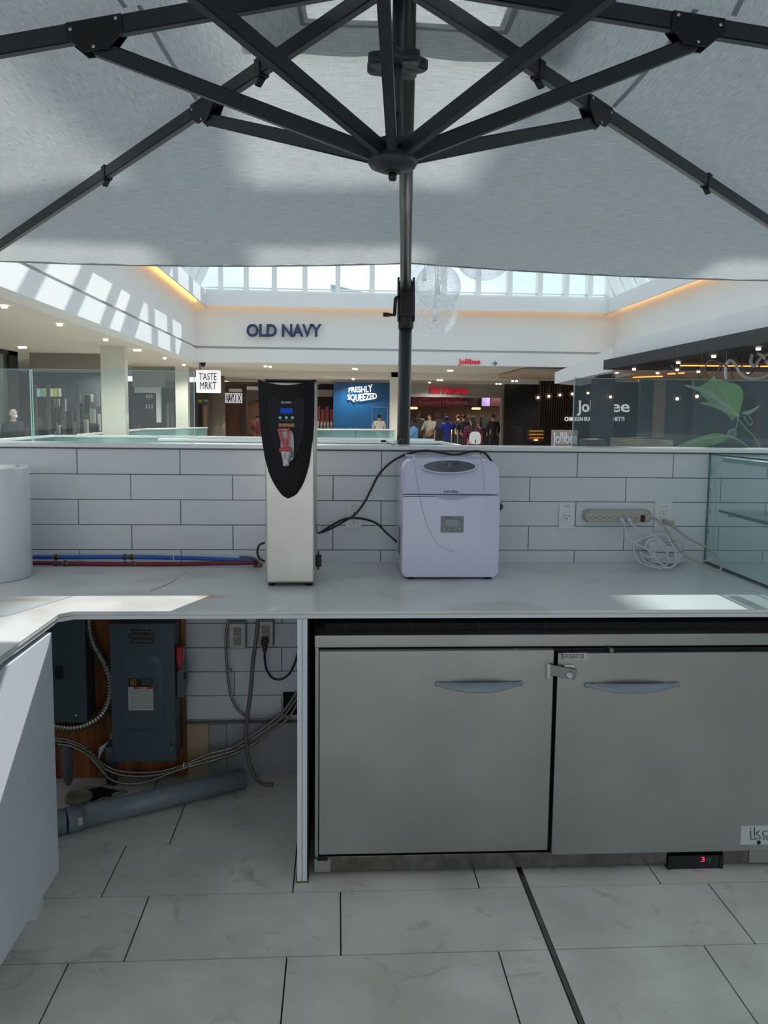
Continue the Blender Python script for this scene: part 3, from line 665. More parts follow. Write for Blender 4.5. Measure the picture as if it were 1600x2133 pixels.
pA, tA = brick(1383, 1160, 0, 'white power adapter brick lying on the countertop under the other, its cord coiled in front')
PLG[0].build('plug', WPL, tA)
pB, tB = brick(1380, 1137, 0, 'white power adapter brick resting on top of the lower one')
PLG[1].build('plug', WPL, tB)
YCC = 3.17
cord('adapter_cord', 'thin white cord from the fifth power strip socket, coiled over the adapters', ((1299, 1089, 3.22), (1303, 1105, 3.2), (1312, 1125, 3.18), (1345, 1143), (1385, 1160, 3.15), (1405, 1168, 3.15), (1400, 1180, 3.10), (1380, 1178, 3.12), (1355, 1152, 3.15), (1345, 1135, 3.16), (1362, 1122, 3.16), (1382, 1140, 3.15), (1392, 1162, 3.14), (1388, 1178, 3.10), (1372, 1170, 3.12), (1360, 1150, 3.15)), YCC, .0028, WPL, z_min=ZC+.004, parent=tA)
cord('adapter_cord', 'thin white cord from the sixth power strip socket, looped over the adapters', ((1314, 1089, 3.22), (1330, 1103, 3.2), (1355, 1112, 3.18), (1378, 1128, 3.16), (1392, 1150, 3.15), (1380, 1160, 3.14), (1350, 1160, 3.13), (1335, 1150, 3.13), (1345, 1170, 3.10), (1375, 1180, 3.08), (1400, 1182, 3.08), (1410, 1165, 3.12), (1398, 1130, 3.16), (1385, 1112, 3.18), (1360, 1115, 3.18), (1325, 1128, 3.18), (1320, 1145, 3.16), (1335, 1172, 3.10), (1380, 1185, 3.06)), YCC, .0028, WPL, z_min=ZC+.004, parent=tB)
cord('beige_cord', 'thick beige cord running from the power strip down to the counter and up to the outlet', ((1354, 1078, 3.27), (1368, 1082, 3.24), (1388, 1102, 3.2), (1405, 1130, 3.16), (1430, 1158, 3.08), (1470, 1180, 2.98), (1492, 1189, 2.92), (1502, 1184, 2.93), (1498, 1165, 3.0), (1478, 1143, 3.08), (1440, 1125, 3.16), (1410, 1103, 3.22), (1395, 1088, 3.26), (1388, 1085, 3.27)), 3.2, .0045, BEI, z_min=ZC+.005, parent=STRIP)
q = U(1385, 1086, 'y', YW-.01)
b = MB(); b.tube([V((q.x, YW-.009, q.z)), V((q.x, YW-.03, q.z)), V((q.x+.012, YW-.04, q.z-.004)), V((q.x+.024, YW-.042, q.z-.008))], .011, 14); b.build('plug', BEI, STRIP)
cord('white_cable', 'thin white cable running down the inside of the glass case corner', ((1503, 960, 3.24), (1492, 975, 3.25), (1490, 1000, 3.25), (1493, 1050, 3.25), (1488, 1110, 3.25), (1485, 1150, 3.23), (1480, 1165, 3.18), (1462, 1168, 3.14), (1450, 1160, 3.16)), 3.25, .0025, WPL, z_min=ZC+.004)
for k, (X, Y_) in enumerate(((1487, 981), (1484, 1022), (1484, 1065), (1479, 1107))):
    q = U(X, Y_, 'y', YW); b = MB(); b.box(q.x-.011, q.x+.011, YW-.012, YW-.0005, q.z-.010, q.z+.010, 0, bev=.002); tag(b.build('cable_clip', WPL), 'small white cable clip on the tiles, %s in the glass case corner' % ['topmost', 'second from top', 'third from top', 'lowest'][k], 'cable clip', None)

# ============================================================ glass display case at the right
XC = 1.548; zt_ = 1.344
GLT = glassm('teal_case_glass', (247, 252, 251), .11, (186, 228, 224), .7)
t = thing('glass_display_case', 'green-tinted glass display case on the right end of the countertop', 'display case', (2.1, 2.8, ZC))
b = MB(); b.box(XC, XC+.006, 2.05, 3.285, ZC+.006, zt_); b.build('side_pane', GLT, t)
b = MB(); b.box(XC+.0065, 2.75, 2.05, 3.285, zt_-.006, zt_); b.build('top_pane', GLT, t)
b = MB(); b.box(XC+.02, 2.7, 2.15, 3.22, 1.112, 1.120); b.build('glass_shelf', GLT, t)
GED = mat('dark_green_glass_edge', (20, 78, 70), .15)
b = MB(); b.box(XC+.018, XC+.021, 2.15, 3.22, 1.111, 1.121); b.box(XC-.001, XC+.008, 2.05, 3.286, zt_, zt_+.004); b.box(XC-.0008, XC+.0068, 3.2855, 3.288, ZC+.006, zt_); b.build('glass_edge', GED, t)
b = MB(); b.box(XC+.03, 2.7, 3.13, 3.165, 1.098, 1.110, bev=.001); b.box(XC+.05, XC+.09, 2.15, 3.15, 1.099, 1.1105, bev=.001); b.box(XC+.012, XC+.05, 2.05, 3.2, zt_-.026, zt_-.008, bev=.001); b.build('light_rail', mat('aluminium_rail', (176, 180, 184), .3, metal=.6), t)
b = MB(); b.box(XC-.004, XC+.010, 2.05, 3.285, ZC, ZC+.006, 0, bev=.001); b.box(XC-.001, XC+.001, 2.05, 3.285, ZC, ZC+.011, 1); b.build('floor_channel', [mat('grey_channel', (120, 126, 128), .35, metal=.5), GED], t)
b = MB(); b.box(2.744, 2.75, 2.05, 3.285, ZC, zt_-.007); b.build('side_pane', GLT, t)

# ============================================================ water lines along the wall
BLUE = mat('blue_pex', (18, 92, 190), .35); REDP = mat('dark_red_pex', (112, 22, 40), .4); CRIMP = mat('dark_crimp', (84, 74, 68), .45, metal=.6)
def pex(name, label, pts, mt, rings):
    P = [U(x, y, 'y', Y_) for x, y, Y_ in pts]; Q = cr(P, 10)
    t = thing(name, label, 'pipe', (P[0].x, P[0].y, P[0].z-.01))
    b = MB(); b.tube(Q, .0085, 14); b.build('tube', mt, t)
    for px in rings:
        for dx_ in (-7, 6):
            i = min(range(len(Q)), key=lambda k: abs(PJ(Q[k])[0]-px-dx_)); d = (Q[min(i+1, len(Q)-1)]-Q[i-1]).normalized()
            c = Q[i]; b = MB(); b.tube([c-d*.006, c-d*.004, c+d*.004, c+d*.006], lambda s_: .0115 if .2 < s_ < .8 else .0098, 14); b.build('crimp_ring', CRIMP, t)
        i = min(range(len(Q)), key=lambda k: abs(PJ(Q[k])[0]-px)); d = (Q[min(i+1, len(Q)-1)]-Q[i-1]).normalized()
        b = MB(); b.cyl(Q[i]-d*.012, Q[i]+d*.012, .0088); b.build('coupling', mat('brass_coupling', (150, 130, 95), .35, metal=.9), t)
    return t
pex('water_pipe', 'blue plastic water pipe with crimp rings along the foot of the tiles', ((-60, 1158, 3.25), (60, 1160.5, 3.25), (260, 1160.5, 3.25), (365, 1162, 3.25), (460, 1165, 3.24), (542, 1169, 3.2)), BLUE, (116, 269))
pex('water_pipe', 'dark red plastic water pipe lying on the counter below the blue one', ((-60, 1171, 3.21), (60, 1172.5, 3.21), (260, 1175, 3.21), (420, 1174, 3.2), (536, 1172, 3.18)), REDP, (127, 273))
cord('white_tie', 'white zip tie around the blue water pipe', ((363, 1156, 3.245), (361, 1162, 3.238), (363, 1168, 3.245)), 3.24, .002, WPL, 'zip tie')
cord('braided_hose', 'dark braided hose curving into the counter beside the water dispenser', ((500, 1160, 3.25), (520, 1161, 3.22), (537, 1166, 3.16), (545, 1176, 3.12)), 3.2, .005, GALV, 'hose', z_min=ZC+.003)
q = U(538, 1180, 'z', ZC); b = MB(); b.lathe((q.x, q.y, ZC+.0005), [(.018, 0), (.018, .004), (.008, .006), (.008, .016), (.011, .017), (.011, .024), (0, .024)], 16); tag(b.build('valve_fitting', mat('brass', (150, 125, 80), .3, metal=1)), 'small brass fitting where the pipes pass through the counter', 'fitting')
# little stemmed thing on the ledge
t = thing('stem_clip', 'small black clip with bent stems standing on the white ledge', 'clip', U(822, 929, 'y', YW+.03))
yy = YW+.03
b = MB(); b.tube(cr([U(x, y, 'y', yy) for x, y in ((820, 929), (816, 926), (806, 921))], 5), .002, 6); b.tube(cr([U(x, y, 'y', yy) for x, y in ((822, 929), (823, 921), (829, 916), (836, 915), (842, 917))], 5), .0012, 6); b.build('stem', GALV, t)
b = MB(); p = U(799, 919, 'y', yy); b.ball(p, (.013, .006, .005)); p = U(830, 911, 'y', yy); b.ball(p, (.006, .006, .011)); b.build('head', BLACK, t)
b = MB(); p = U(821, 929, 'y', yy); b.lathe((p.x, p.y, ZL), [(.006, 0), (.005, .004), (0, .005)], 12); b.build('base', CHROME, t)
# ============================================================ electrical bay under the counter
def q5(x, y): return (100+x/2.963, 1280+y/2.963)
def E5(x, y, Y): a = q5(x, y); return U(a[0], a[1], 'y', Y)
WOOD = mat('orange_brown_plywood', (190, 116, 62), .55, var=.45, vs=3, vst=(8, 1, .6), col2=(112, 60, 30))
a, c = E5(-60, 1020, 3.245), E5(835, -20, 3.245)
b = MB(); b.box(a.x, c.x, 3.245, 3.266, .006, ZU-.002, 0, bev=.001, seg=1); b.box(E5(850, 500, 3.25).x-.012, E5(850, 500, 3.25).x, 3.24, 3.266, .004, ZU-.002, 0)
tag(b.build('mounting_board', WOOD), 'orange-brown plywood mounting board behind the grey electrical boxes', 'board')
EBX = mat('blue_grey_enclosure', (72, 88, 98), .42, var=.08, vs=6)
EBD = mat('blue_grey_enclosure_dark', (56, 70, 80), .45, var=.1, vs=6)
YE = 3.10
# main disconnect
a, c = E5(398, 912, YE), E5(778, 62, YE)
t = thing('disconnect_switch', 'large blue-grey safety switch box with a red side handle and danger label', 'electrical box', ((a.x+c.x)/2, 3.18, a.z))
b = MB(); b.box(a.x+.004, c.x-.003, YE+.012, 3.245, a.z+.004, c.z-.002, 0, bev=.002); b.build('box', EBD, t)
b = MB(); b.box(a.x, c.x, YE, YE+.014, a.z, c.z, 0, bev=.004); b.box(a.x-.004, c.x+.004, YE-.006, YE+.06, c.z-.004, c.z+.004, 0); cv = b.build('cover', EBX, t)
def rr3(x0, y0, x1, y1, r, Y, n=6):
    A, B = E5(x0, y1, Y), E5(x1, y0, Y); return [(x, z) for x, z in rrect(A.x, B.x, A.z, B.z, r, r, n)]
o1 = rr3(447, 232, 722, 732, .035, YE); i1 = rr3(470, 262, 690, 712, .03, YE); i2 = rr3(480, 280, 682, 700, .026, YE)
b = MB(); n = len(o1); rg = []
for pts, y in ((o1, YE-.0005), ([(x*.93+xx*.07, z*.93+zz*.07) for (x, z), (xx, zz) in zip(o1, i1)], YE+.006), (i1, YE-.0075), (i2, YE-.0085)):
    rg.append([b.bm.verts.new((x, y, z)) for x, z in pts])
for i in range(3): b._m([b.bm.faces.new((rg[i][k], rg[i][(k+1) % n], rg[i+1][(k+1) % n], rg[i+1][k])) for k in range(n)], 0, True)
b._m([b.bm.faces.new(rg[3])], 0); b.build('raised_panel', EBX, cv)
def plate(x0, y0, x1, y1, Y, m, par, name, lab=None, th=.0008):
    A, B = E5(x0, y1, Y), E5(x1, y0, Y); b = MB(); b.box(A.x, B.x, Y-th, Y, A.z, B.z); o = b.build(name, m, par)
    if lab: o['label'] = lab
    return o
def t5(s, x0, y0, x1, y1, Y, m, par, name='lettering', **k): return text(name, s, m, par, q5(x0, y0), q5(x1, y1), Y, .0003, **k)
INKG = mat('grey_label_print', (150, 152, 150), .6)
YP = YE-.0092
plate(498, 395, 552, 446, YP, BLACK, cv, 'label_square'); plate(551, 395, 645, 446, YP, BLACK, cv, 'label_header')
YEL = mat('yellow_print', (205, 180, 50), .5)
A, B = E5(508, 437, YP-.001), E5(543, 402, YP-.001); b = MB()
for (x0_, x1_, z0_, z1_) in ((A.x, B.x, A.z, A.z+.0015), (A.x, B.x, B.z-.0015, B.z), (A.x, A.x+.0015, A.z, B.z), (B.x-.0015, B.x, A.z, B.z)): b.box(x0_, x1_, YP-.0012, YP-.0008, z0_, z1_)
b.build('square_mark', YEL, cv); t5('D', 518, 410, 534, 430, YP-.001, YEL, cv, bold=.02)
for i in range(4): t5(['SAFETY SWITCH', 'HEAVY DUTY SERIES', '60 A 600 V AC', 'ENCLOSURE TYPE 1'][i], 580, 402+i*9, 638, 408+i*9, YP-.001, INKG, cv)
plate(498, 446, 648, 592, YP, mat('off_white_label', (188, 190, 188), .5), cv, 'danger_label')
plate(530, 447, 645, 460, YP-.0008, mat('label_red', (185, 30, 45), .5), cv, 'danger_band')
t5('DANGER', 560, 449, 612, 458, YP-.0018, WINK, cv)
for i in range(9):
    t5(['HAZARD OF ELECTRIC SHOCK', 'OR BURN. TURN OFF POWER'][i % 2], 508, 466+i*13, 574, 472+i*13, YP-.001, mat('label_grey_print', (110, 110, 110), .6) if i == 0 else bpy.data.materials['label_grey_print'], cv)
    t5(['BEFORE OPENING THIS COVER', 'AND SERVICING EQUIPMENT'][i % 2], 580, 466+i*13, 642, 472+i*13, YP-.001, bpy.data.materials['label_grey_print'], cv)
for k, (x0_, y0_, x1_, y1_, s) in enumerate(((518, 92, 630, 118, 'MAX 347/600V 1HZ'), (500, 121, 660, 148, 'SMART KITCHEN 60A 3W'), (514, 151, 652, 177, 'FED FROM PANEL B1'))):
    o = plate(x0_, y0_, x1_, y1_, YE-.0004, BLACK, cv, 'marker_tape'); t5(s, x0_+10, y0_+8, x1_-10, y1_-8, YE-.0014, INKG, cv)
b = MB(); A = E5(765, 840, YE-.008); b.box(A.x-.006, A.x+.004, YE-.012, YE, A.z-.03, A.z+.02, 0, bev=.002); b.cyl((A.x, YE-.011, A.z+.02), (A.x-.002, YE-.02, A.z+.035), .003); b.build('latch', GALV, t)
b = MB(); A = E5(698, 68, YE); b.box(A.x-.008, A.x+.008, YE-.008, YE+.02, A.z, A.z+.008); b.build('cover_lug', EBX, t)
xs_ = c.x
b = MB(); A, B = E5(775, 345, YE+.02), E5(820, 198, YE+.02)
b.prism([(xs_+.001, YE+.02, B.z), (xs_+.03, YE+.02, B.z-.004), (xs_+.028, YE+.02, A.z+.05), (xs_+.02, YE+.02, A.z), (xs_+.012, YE+.02, A.z), (xs_+.001, YE+.02, B.z-.06)], (0, .04, 0), 0, bev=.004); o = b.build('switch_handle', RED, t); o['label'] = 'red switch handle'
b = MB(); A, B = E5(782, 512, YE+.03), E5(845, 290, YE+.03); b.prism([(xs_, YE+.03, A.z), (xs_+.030, YE+.03, A.z), (xs_+.038, YE+.03, A.z+.08), (xs_+.034, YE+.03, B.z-.02), (xs_+.022, YE+.03, B.z), (xs_, YE+.03, B.z-.05)], (0, .05, 0), 0, bev=.002)
b.box(xs_+.03, xs_+.038, YE+.02, YE+.03, B.z-.07, B.z-.045, 1); b.build('lever_plate', [mat('grey_lever_plate', (92, 98, 102), .4), BLACK], t)
# left panel box
a2, c2 = E5(20, 665, YE+.02), E5(220, -10, YE+.02)
t = thing('panel_box', 'narrow dark blue-grey electrical panel box at the left of the bay beside the cabinet', 'electrical box', ((a2.x+c2.x)/2, 3.2, a2.z))
b = MB(); b.box(a2.x-.1, c2.x, YE+.03, 3.245, a2.z, ZU-.003, 0, bev=.003); b.build('box', EBD, t)
b = MB(); b.box(a2.x-.1, c2.x+.003, YE+.018, YE+.03, a2.z-.002, ZU-.006, 0, bev=.003); b.build('cover', EBX, t)
b = MB(); A = E5(175, 622, YE+.017); b.lathe(A, [(.006, 0), (.005, .003), (0, .004)], 14, ax=(0, -1, 0)); b.build('screw', CHROME, t)
b = MB(); A, B = E5(45, 400, YE+.01), E5(82, 325, YE+.01); b.box(A.x, B.x, YE+.004, YE+.018, A.z, B.z, 0, bev=.003); b.build('latch', BLACK, t)
# flexible conduits
ALU = mat('ribbed_aluminium', (170, 165, 155), .3, metal=.9)
def flex(name, label, pts, r, pitch, Y, mt=ALU, amp=.16, cat='conduit', zmin=None):
    P = [E5(p[0], p[1], p[2] if len(p) > 2 else Y) for p in pts]
    if zmin is not None:
        for p in P: p.z = max(p.z, zmin)
    Q = cr(P, 12); L_ = sum((Q[i+1]-Q[i]).length for i in range(len(Q)-1)); n = max(8, int(L_/pitch*4)); 
    R_ = [Q[0]]; acc = 0; st = L_/n; i = 0; pos = 0
    cum = [0]
    for i in range(len(Q)-1): cum.append(cum[-1]+(Q[i+1]-Q[i]).length)
    out = []; j = 0
    for k in range(n+1):
        s_ = L_*k/n
        while j < len(cum)-2 and cum[j+1] < s_: j += 1
        u = (s_-cum[j])/max(1e-9, cum[j+1]-cum[j]); out.append(Q[j].lerp(Q[j+1], min(1, u)))
    b = MB(); b.tube(out, lambda s_: r*(1+(amp if int(round(s_*n)) % 4 in (0, 1) else -amp)), 10)
    o = b.build(name, mt); tag(o, label, cat); return o
flex('flexible_conduit', 'thick ribbed metal conduit curling down between the two grey boxes', [(248, 20), (255, 100), (285, 195), (345, 290), (385, 390), (388, 480), (362, 570), (305, 640), (215, 685), (130, 698), (40, 685)], .0165, .013, 3.165)
flex('flexible_conduit', 'short ribbed metal conduit rising behind the lower left of the main box', [(400, 560, 3.21), (404, 640, 3.21), (408, 700, 3.21), (398, 770, 3.21)], .013, .011, 3.21)
flex('armoured_cable', 'ribbed armoured cable from the left box to the wall opening, uppermost of three', [(50, 765), (130, 775), (240, 825), (330, 915), (440, 965), (600, 975), (720, 962), (845, 925), (980, 865), (1140, 820, 3.22), (1240, 760, 3.22), (1340, 690, 3.22), (1450, 600, 3.24), (1535, 480, 3.26)], .0056, .006, 3.16)
flex('armoured_cable', 'ribbed armoured cable, middle of the three running to the wall opening', [(50, 780), (140, 795), (255, 850), (335, 940), (450, 990), (600, 998), (720, 980), (845, 935), (990, 885), (1150, 838, 3.22), (1250, 775, 3.22), (1355, 705, 3.22), (1460, 620, 3.24), (1540, 510, 3.26)], .0056, .006, 3.15)
flex('armoured_cable', 'ribbed armoured cable, sagging lowest of the three running to the wall opening', [(60, 800), (150, 815), (250, 870), (320, 945), (390, 1020), (500, 1046), (620, 1030), (740, 985), (850, 945), (1000, 905), (1160, 855, 3.22), (1265, 800, 3.22), (1370, 730, 3.22), (1480, 640, 3.24), (1545, 540, 3.26)], .0056, .006, 3.14)
flex('armoured_cable', 'ribbed armoured cable dropping from the left galvanised outlet and looping to the wall opening', [(1118, 30, 3.25), (1100, 120, 3.26), (1100, 250, 3.26), (1115, 420, 3.26), (1140, 530, 3.26), (1190, 605, 3.26), (1270, 645, 3.25), (1370, 640, 3.25), (1460, 590, 3.26), (1530, 500, 3.27)], .0056, .006, 3.26)
flex('metal_hose', 'smooth grey metal-sheathed hose hanging in front of the tiles down to the floor', [(1297, 20), (1285, 150), (1265, 300), (1250, 480), (1230, 640), (1222, 760), (1235, 880), (1262, 970), (1290, 1020), (1330, 1048, 3.08), (1385, 1048, 3.06)], .0085, .02, 3.12, mt=mat('grey_sheath', (112, 108, 100), .45, metal=.4), amp=.02, cat='hose', zmin=.011)
# galvanised surface outlets
GPL = mat('galvanised_plate', (168, 166, 158), .4, metal=.7, var=.25, vs=30)
def q5o(x0, y0, x1, y1): return (*q5(x0, y0), *q5(x1, y1))
o1 = outlet('metal_outlet_box', *q5o(1120, 55, 1220, 212), 'galvanised metal outlet box on the tiles under the counter, nothing plugged in', 'duplex', Y=3.262, pm=GPL)
o2 = outlet('metal_outlet_box', *q5o(1305, 40, 1390, 200), 'galvanised metal outlet box under the counter with a black plug in its lower socket', 'duplex', Y=3.262, pm=GPL)
for o, (x0_, x1_, y0_, y1_) in ((o1, (1122, 1222, 45, 205)), (o2, (1306, 1394, 30, 195))):
    A, B = E5(x0_, y1_, 3.265), E5(x1_, y0_, 3.265); b = MB(); b.box(A.x, B.x, 3.264, 3.299, A.z, B.z, 0, bev=.003); b.build('back_box', GALV, o)
A = E5(1340, 165, 3.25)
b = MB(); b.box(A.x-.013, A.x+.013, 3.222, 3.252, A.z-.012, A.z+.018, 0, bev=.004); b.box(A.x-.009, A.x+.009, 3.226, 3.246, A.z-.04, A.z-.010, 0, bev=.003); EL = thing('extension_lead', 'black plug and drooping lead from the right galvanised outlet to the divider panel', 'cord', A); b.build('plug', BLACK, EL)
P = [E5(*p) for p in ((1340, 205, 3.236), (1338, 270, 3.236), (1350, 340, 3.236), (1385, 390, 3.236), (1435, 400, 3.236), (1485, 370, 3.236), (1520, 310, 3.236), (1545, 230, 3.236))]
b = MB(); b.tube(cr(P, 8), .0048, 10); b.build('cord', BLACK, EL)
# wall opening
A, B = E5(1452, 620, 3.297), E5(1550, 478, 3.297); b = MB(); b.box(A.x, B.x, 3.2965, 3.2995, A.z, B.z); struct(b.build('trim_2', BLACKM))
A = E5(840, 930, 3.142); b = MB(); b.tube([V((A.x, A.y, A.z+.012)), V((A.x-.002, A.y-.008, A.z)), V((A.x, A.y, A.z-.016))], .003, 8); tag(b.build('cable_tie', WPL), 'white cable tie holding the three armoured cables together', 'cable tie')
A = E5(250, 850, 3.14); b = MB(); b.tube([V((A.x, A.y, A.z+.014)), V((A.x-.004, A.y-.008, A.z)), V((A.x, A.y, A.z-.012)), V((A.x+.03, A.y-.01, A.z-.002))], .002, 8); tag(b.build('cable_tie', GALV), 'dull cable tie on the armoured cables left of the main box', 'cable tie')
A = E5(1100, 345, 3.257); b = MB(); b.box(A.x-.004, A.x+.022, 3.252, 3.268, A.z-.005, A.z+.005, bev=.002); tag(b.build('cable_strap', GALV), 'small metal strap fixing the armoured cable to the tiles', 'strap')
# pvc stubs and drain pipe
PVC = mat('grey_pvc', (128, 138, 148), .35, var=.08, vs=8)
PVD = mat('grey_pvc_dirty', (112, 120, 128), .5, var=.35, vs=20)
A = E5(388, 790, 3.19); b = MB(); b.lathe((A.x, A.y, -.01), [(.021, 0), (.021, A.z-.06), (.026, A.z-.06), (.026, A.z), (.022, A.z), (.020, A.z-.01), (0, A.z-.01)], 24)
for k in range(5): b.tube([V((A.x-.005, A.y-.015, A.z+.01)), V((A.x-.02-.004*k, A.y-.03, A.z-.01)), V((A.x-.032-.003*k, A.y-.03, A.z-.035-.008*k))], .002, 6, 1)
tag(b.build('pvc_stub', [PVD, WPL]), 'grey pvc conduit stub rising from the floor left of the main box', 'pipe')
A = E5(120, 830, 3.16); b = MB(); b.lathe((A.x, A.y, A.z-.13), [(.006, -.02), (.016, 0), (.022, .05), (.024, .12), (.024, .15), (0, .15)], 20, lobes=5, amp=.06); tag(b.build('pvc_stub', PVD), 'taped grey pvc conduit end hanging beside the cabinet door', 'pipe')
# hole in the floor
HX, HY = E5(330, 1060, 3.10).x, 3.10
HOLE = mat('broken_floor_edge', (150, 145, 136), .9, var=.3, vs=20)
t = thing('floor_hole', 'rough-edged dark pipe hole in the tile floor beneath the grey boxes', 'floor hole', (HX, HY, 0))
b = MB(); pts = [(HX-.02+.085*(1+.18*math.sin(3*a)+.1*math.sin(7*a))*math.cos(a), HY+.055*(1+.15*math.cos(4*a))*math.sin(a), .0016) for a in [2*math.pi*k/28 for k in range(28)]]; b.face(pts); b.build('pit', BLACKM, t)
b = MB(); pp = [V((p[0]*1+(p[0]-HX)*.08, p[1]+(p[1]-HY)*.08, .003)) for p in pts]; b.tube(pp+[pp[0]], lambda s_: .006+.004*math.sin(s_*40), 6, cap=False); b.build('rim', HOLE, t)
A = E5(190, 1062, 3.06); b = MB(); b.lathe((A.x, A.y, 0), [(.05, 0), (.05, .018), (.045, .022), (.04, .018), (0, .016)], 28); tag(b.build('floor_flange', mat('dirty_cream_flange', (150, 142, 124), .6, var=.4, vs=20)), 'dirty cream ring fitting on the floor behind the grey drain pipe', 'pipe fitting')
# the drain pipe on the floor
RP = .040
e1 = E5(1215, 985, 3.02); e1.z = .062; 
P1 = U(*q5(1205, 1000), 'z', .052); P0 = U(*q5(150, 1250), 'z', RP+.012)
t = thing('drain_pipe', 'long grey pvc drain pipe lying across the floor tiles in the open bay', 'pipe', (P0.x, P0.y, 0))
P1.z = RP+.004; P0.z = RP+.004
dd_ = (P1-P0).normalized()
b = MB(); b.tube([P0, P1], RP, 32, cap=True); b.build('tube', PVC, t)
b = MB(); b.cyl(P1, P1+dd_*.003, RP*.995, RP*.9, 32); b.build('pipe_end', PVD, t)
S0 = P0+dd_*.03
b = MB(); b.tube([S0, S0-dd_*.045, S0-dd_*.05], lambda s_: RP+.006, 32); b.build('socket', PVC, t)
S1 = S0-dd_*.05
b = MB(); b.tube(cr([S1, S1-dd_*.035+V((-.01, .003, 0)), S1-dd_*.06+V((-.035, .02, .0)), S1-dd_*.06+V((-.09, .07, 0))], 8), RP+.003, 32); b.build('elbow', PVC, t)
b = MB(); n_ = dd_.cross(V((0, 0, 1))); c_ = S0-dd_*.012+n_*(RP+.0065)+V((0, 0, .008)); b.bar(c_-dd_*.008, c_+dd_*.008, .0006, .030, up=(0, 0, 1)); b.build('sticker', LBLW, t)

# ============================================================ umbrella
AP = V((.113, 1.70, 2.365)); FM = U(853, 553, 'y', 3.70); FL = U(-60, 546, 'y', 3.70); FR = U(1806, 591, 'y', 3.70)
ML = V((-1.65, 1.76, 2.03)); MR = V((2.42, 1.76, 2.135)); NL = V((-1.83, -.72, 2.05)); NR = V((1.71, -.72, 2.05)); NM = V((-.15, -.72, 2.05))
HUB = U(818, 345, 'y', 1.70)
FAB = bpy.data.materials.new('heather_grey_canopy_fabric'); FAB.use_nodes = True
t_ = FAB.node_tree; t_.nodes.clear(); N = t_.nodes.new; L = t_.links.new
oo = N('ShaderNodeOutputMaterial'); df = N('ShaderNodeBsdfDiffuse'); tl = N('ShaderNodeBsdfTranslucent'); mxs = N('ShaderNodeMixShader'); mxs.inputs[0].default_value = .52
uv = N('ShaderNodeUVMap'); mpv = N('ShaderNodeMapping'); mpv.inputs['Scale'].default_value = (18, 420, 1)
nn = N('ShaderNodeTexNoise'); nn.inputs['Scale'].default_value = 1; nn.inputs['Detail'].default_value = 3
nn2 = N('ShaderNodeTexNoise'); nn2.inputs['Scale'].default_value = 1.; mpv2 = N('ShaderNodeMapping'); mpv2.inputs['Scale'].default_value = (260, 14, 1)
rp = N('ShaderNodeValToRGB'); rp.color_ramp.elements[0].position = .32; rp.color_ramp.elements[1].position = .68
rp.color_ramp.elements[0].color = (*lin((146, 151, 152)), 1); rp.color_ramp.elements[1].color = (*lin((186, 191, 191)), 1)
av = N('ShaderNodeMixRGB'); av.inputs[0].default_value = .18
L(uv.outputs[0], mpv.inputs[0]); L(mpv.outputs[0], nn.inputs[0]); L(uv.outputs[0], mpv2.inputs[0]); L(mpv2.outputs[0], nn2.inputs[0])
L(nn.outputs['Fac'], av.inputs[1]); L(nn2.outputs['Fac'], av.inputs[2]); L(av.outputs[0], rp.inputs[0])
L(rp.outputs[0], df.inputs[0]); L(rp.outputs[0], tl.inputs[0]); L(df.outputs[0], mxs.inputs[1]); L(tl.outputs[0], mxs.inputs[2]); L(mxs.outputs[0], oo.inputs[0])
FABD = mat('grey_fabric_hem', (150, 154, 156), .9)
t = thing('cantilever_umbrella', 'large heather-grey cantilever umbrella with charcoal ribs spread over the kiosk', 'umbrella', (.30, 3.56, FZ-.06))
def canopy(P, name, mt, sag=.035, lift=0, scale=1., i0=0):
    A0 = P[0]+V((0, 0, lift)); tips = P[1:]; bm = bmesh.new(); uvl = bm.loops.layers.uv.new('UVMap'); n = 28
    m_ = len(tips)
    for k in range(m_):
        T0, T1 = tips[k], tips[(k+1) % m_]
        T0 = A0+(T0+V((0, 0, lift))-A0)*scale; T1 = A0+(T1+V((0, 0, lift))-A0)*scale
        vs_ = {}
        for i in range(n+1):
            for j in range(i+1):
                f = i/n; g = (j/i) if i else 0
                p = A0+(T0-A0)*f*(1-g)+(T1-A0)*f*g
                p = p+V((0, 0, -sag*4*g*(1-g)*f*(.35+.65*math.sin(math.pi*f*.9)))) 
                p += V((0, 0, .0035*math.sin(23*p.x+17*p.y)*f))
                vs_[i, j] = bm.verts.new(p)
        ed = (T1-T0).normalized(); inn = ((T0+T1)/2-A0); inn = (inn-ed*inn.dot(ed)).normalized()
        for i in range(i0, n):
            for j in range(i+1):
                tris = [(vs_[i, j], vs_[i+1, j], vs_[i+1, j+1])]
                if j < i: tris.append((vs_[i, j], vs_[i+1, j+1], vs_[i, j+1]))
                for tr_ in tris:
                    f_ = bm.faces.new(tr_); f_.smooth = True
                    for lp in f_.loops:
                        d = lp.vert.co-A0; lp[uvl].uv = (d.dot(ed), d.dot(inn))
    bmesh.ops.delete(bm, geom=[v for v in bm.verts if not v.link_faces], context='VERTS')
    bmesh.ops.remove_doubles(bm, verts=bm.verts, dist=.0005)
    for v in bm.verts: v.co -= ROOT[t.name]
    me = bpy.data.meshes.new(name); bm.to_mesh(me); bm.free(); me.materials.append(mt)
    o = bpy.data.objects.new(name, me); COL.objects.link(o); o.parent = t; ROOT[o.name] = ROOT[t.name]
    return o
tips = [FL, FM, FR, MR, NR, NM, NL, ML]
cn = canopy([AP+V((0, 0, .03))]+[p+V((0, 0, .012)) for p in tips], 'canopy', FAB, i0=3)
vt = canopy([AP+V((0, 0, .03))]+[p+V((0, 0, .012)) for p in tips], 'vent_flap', FAB, sag=.008, lift=.025, scale=.19)
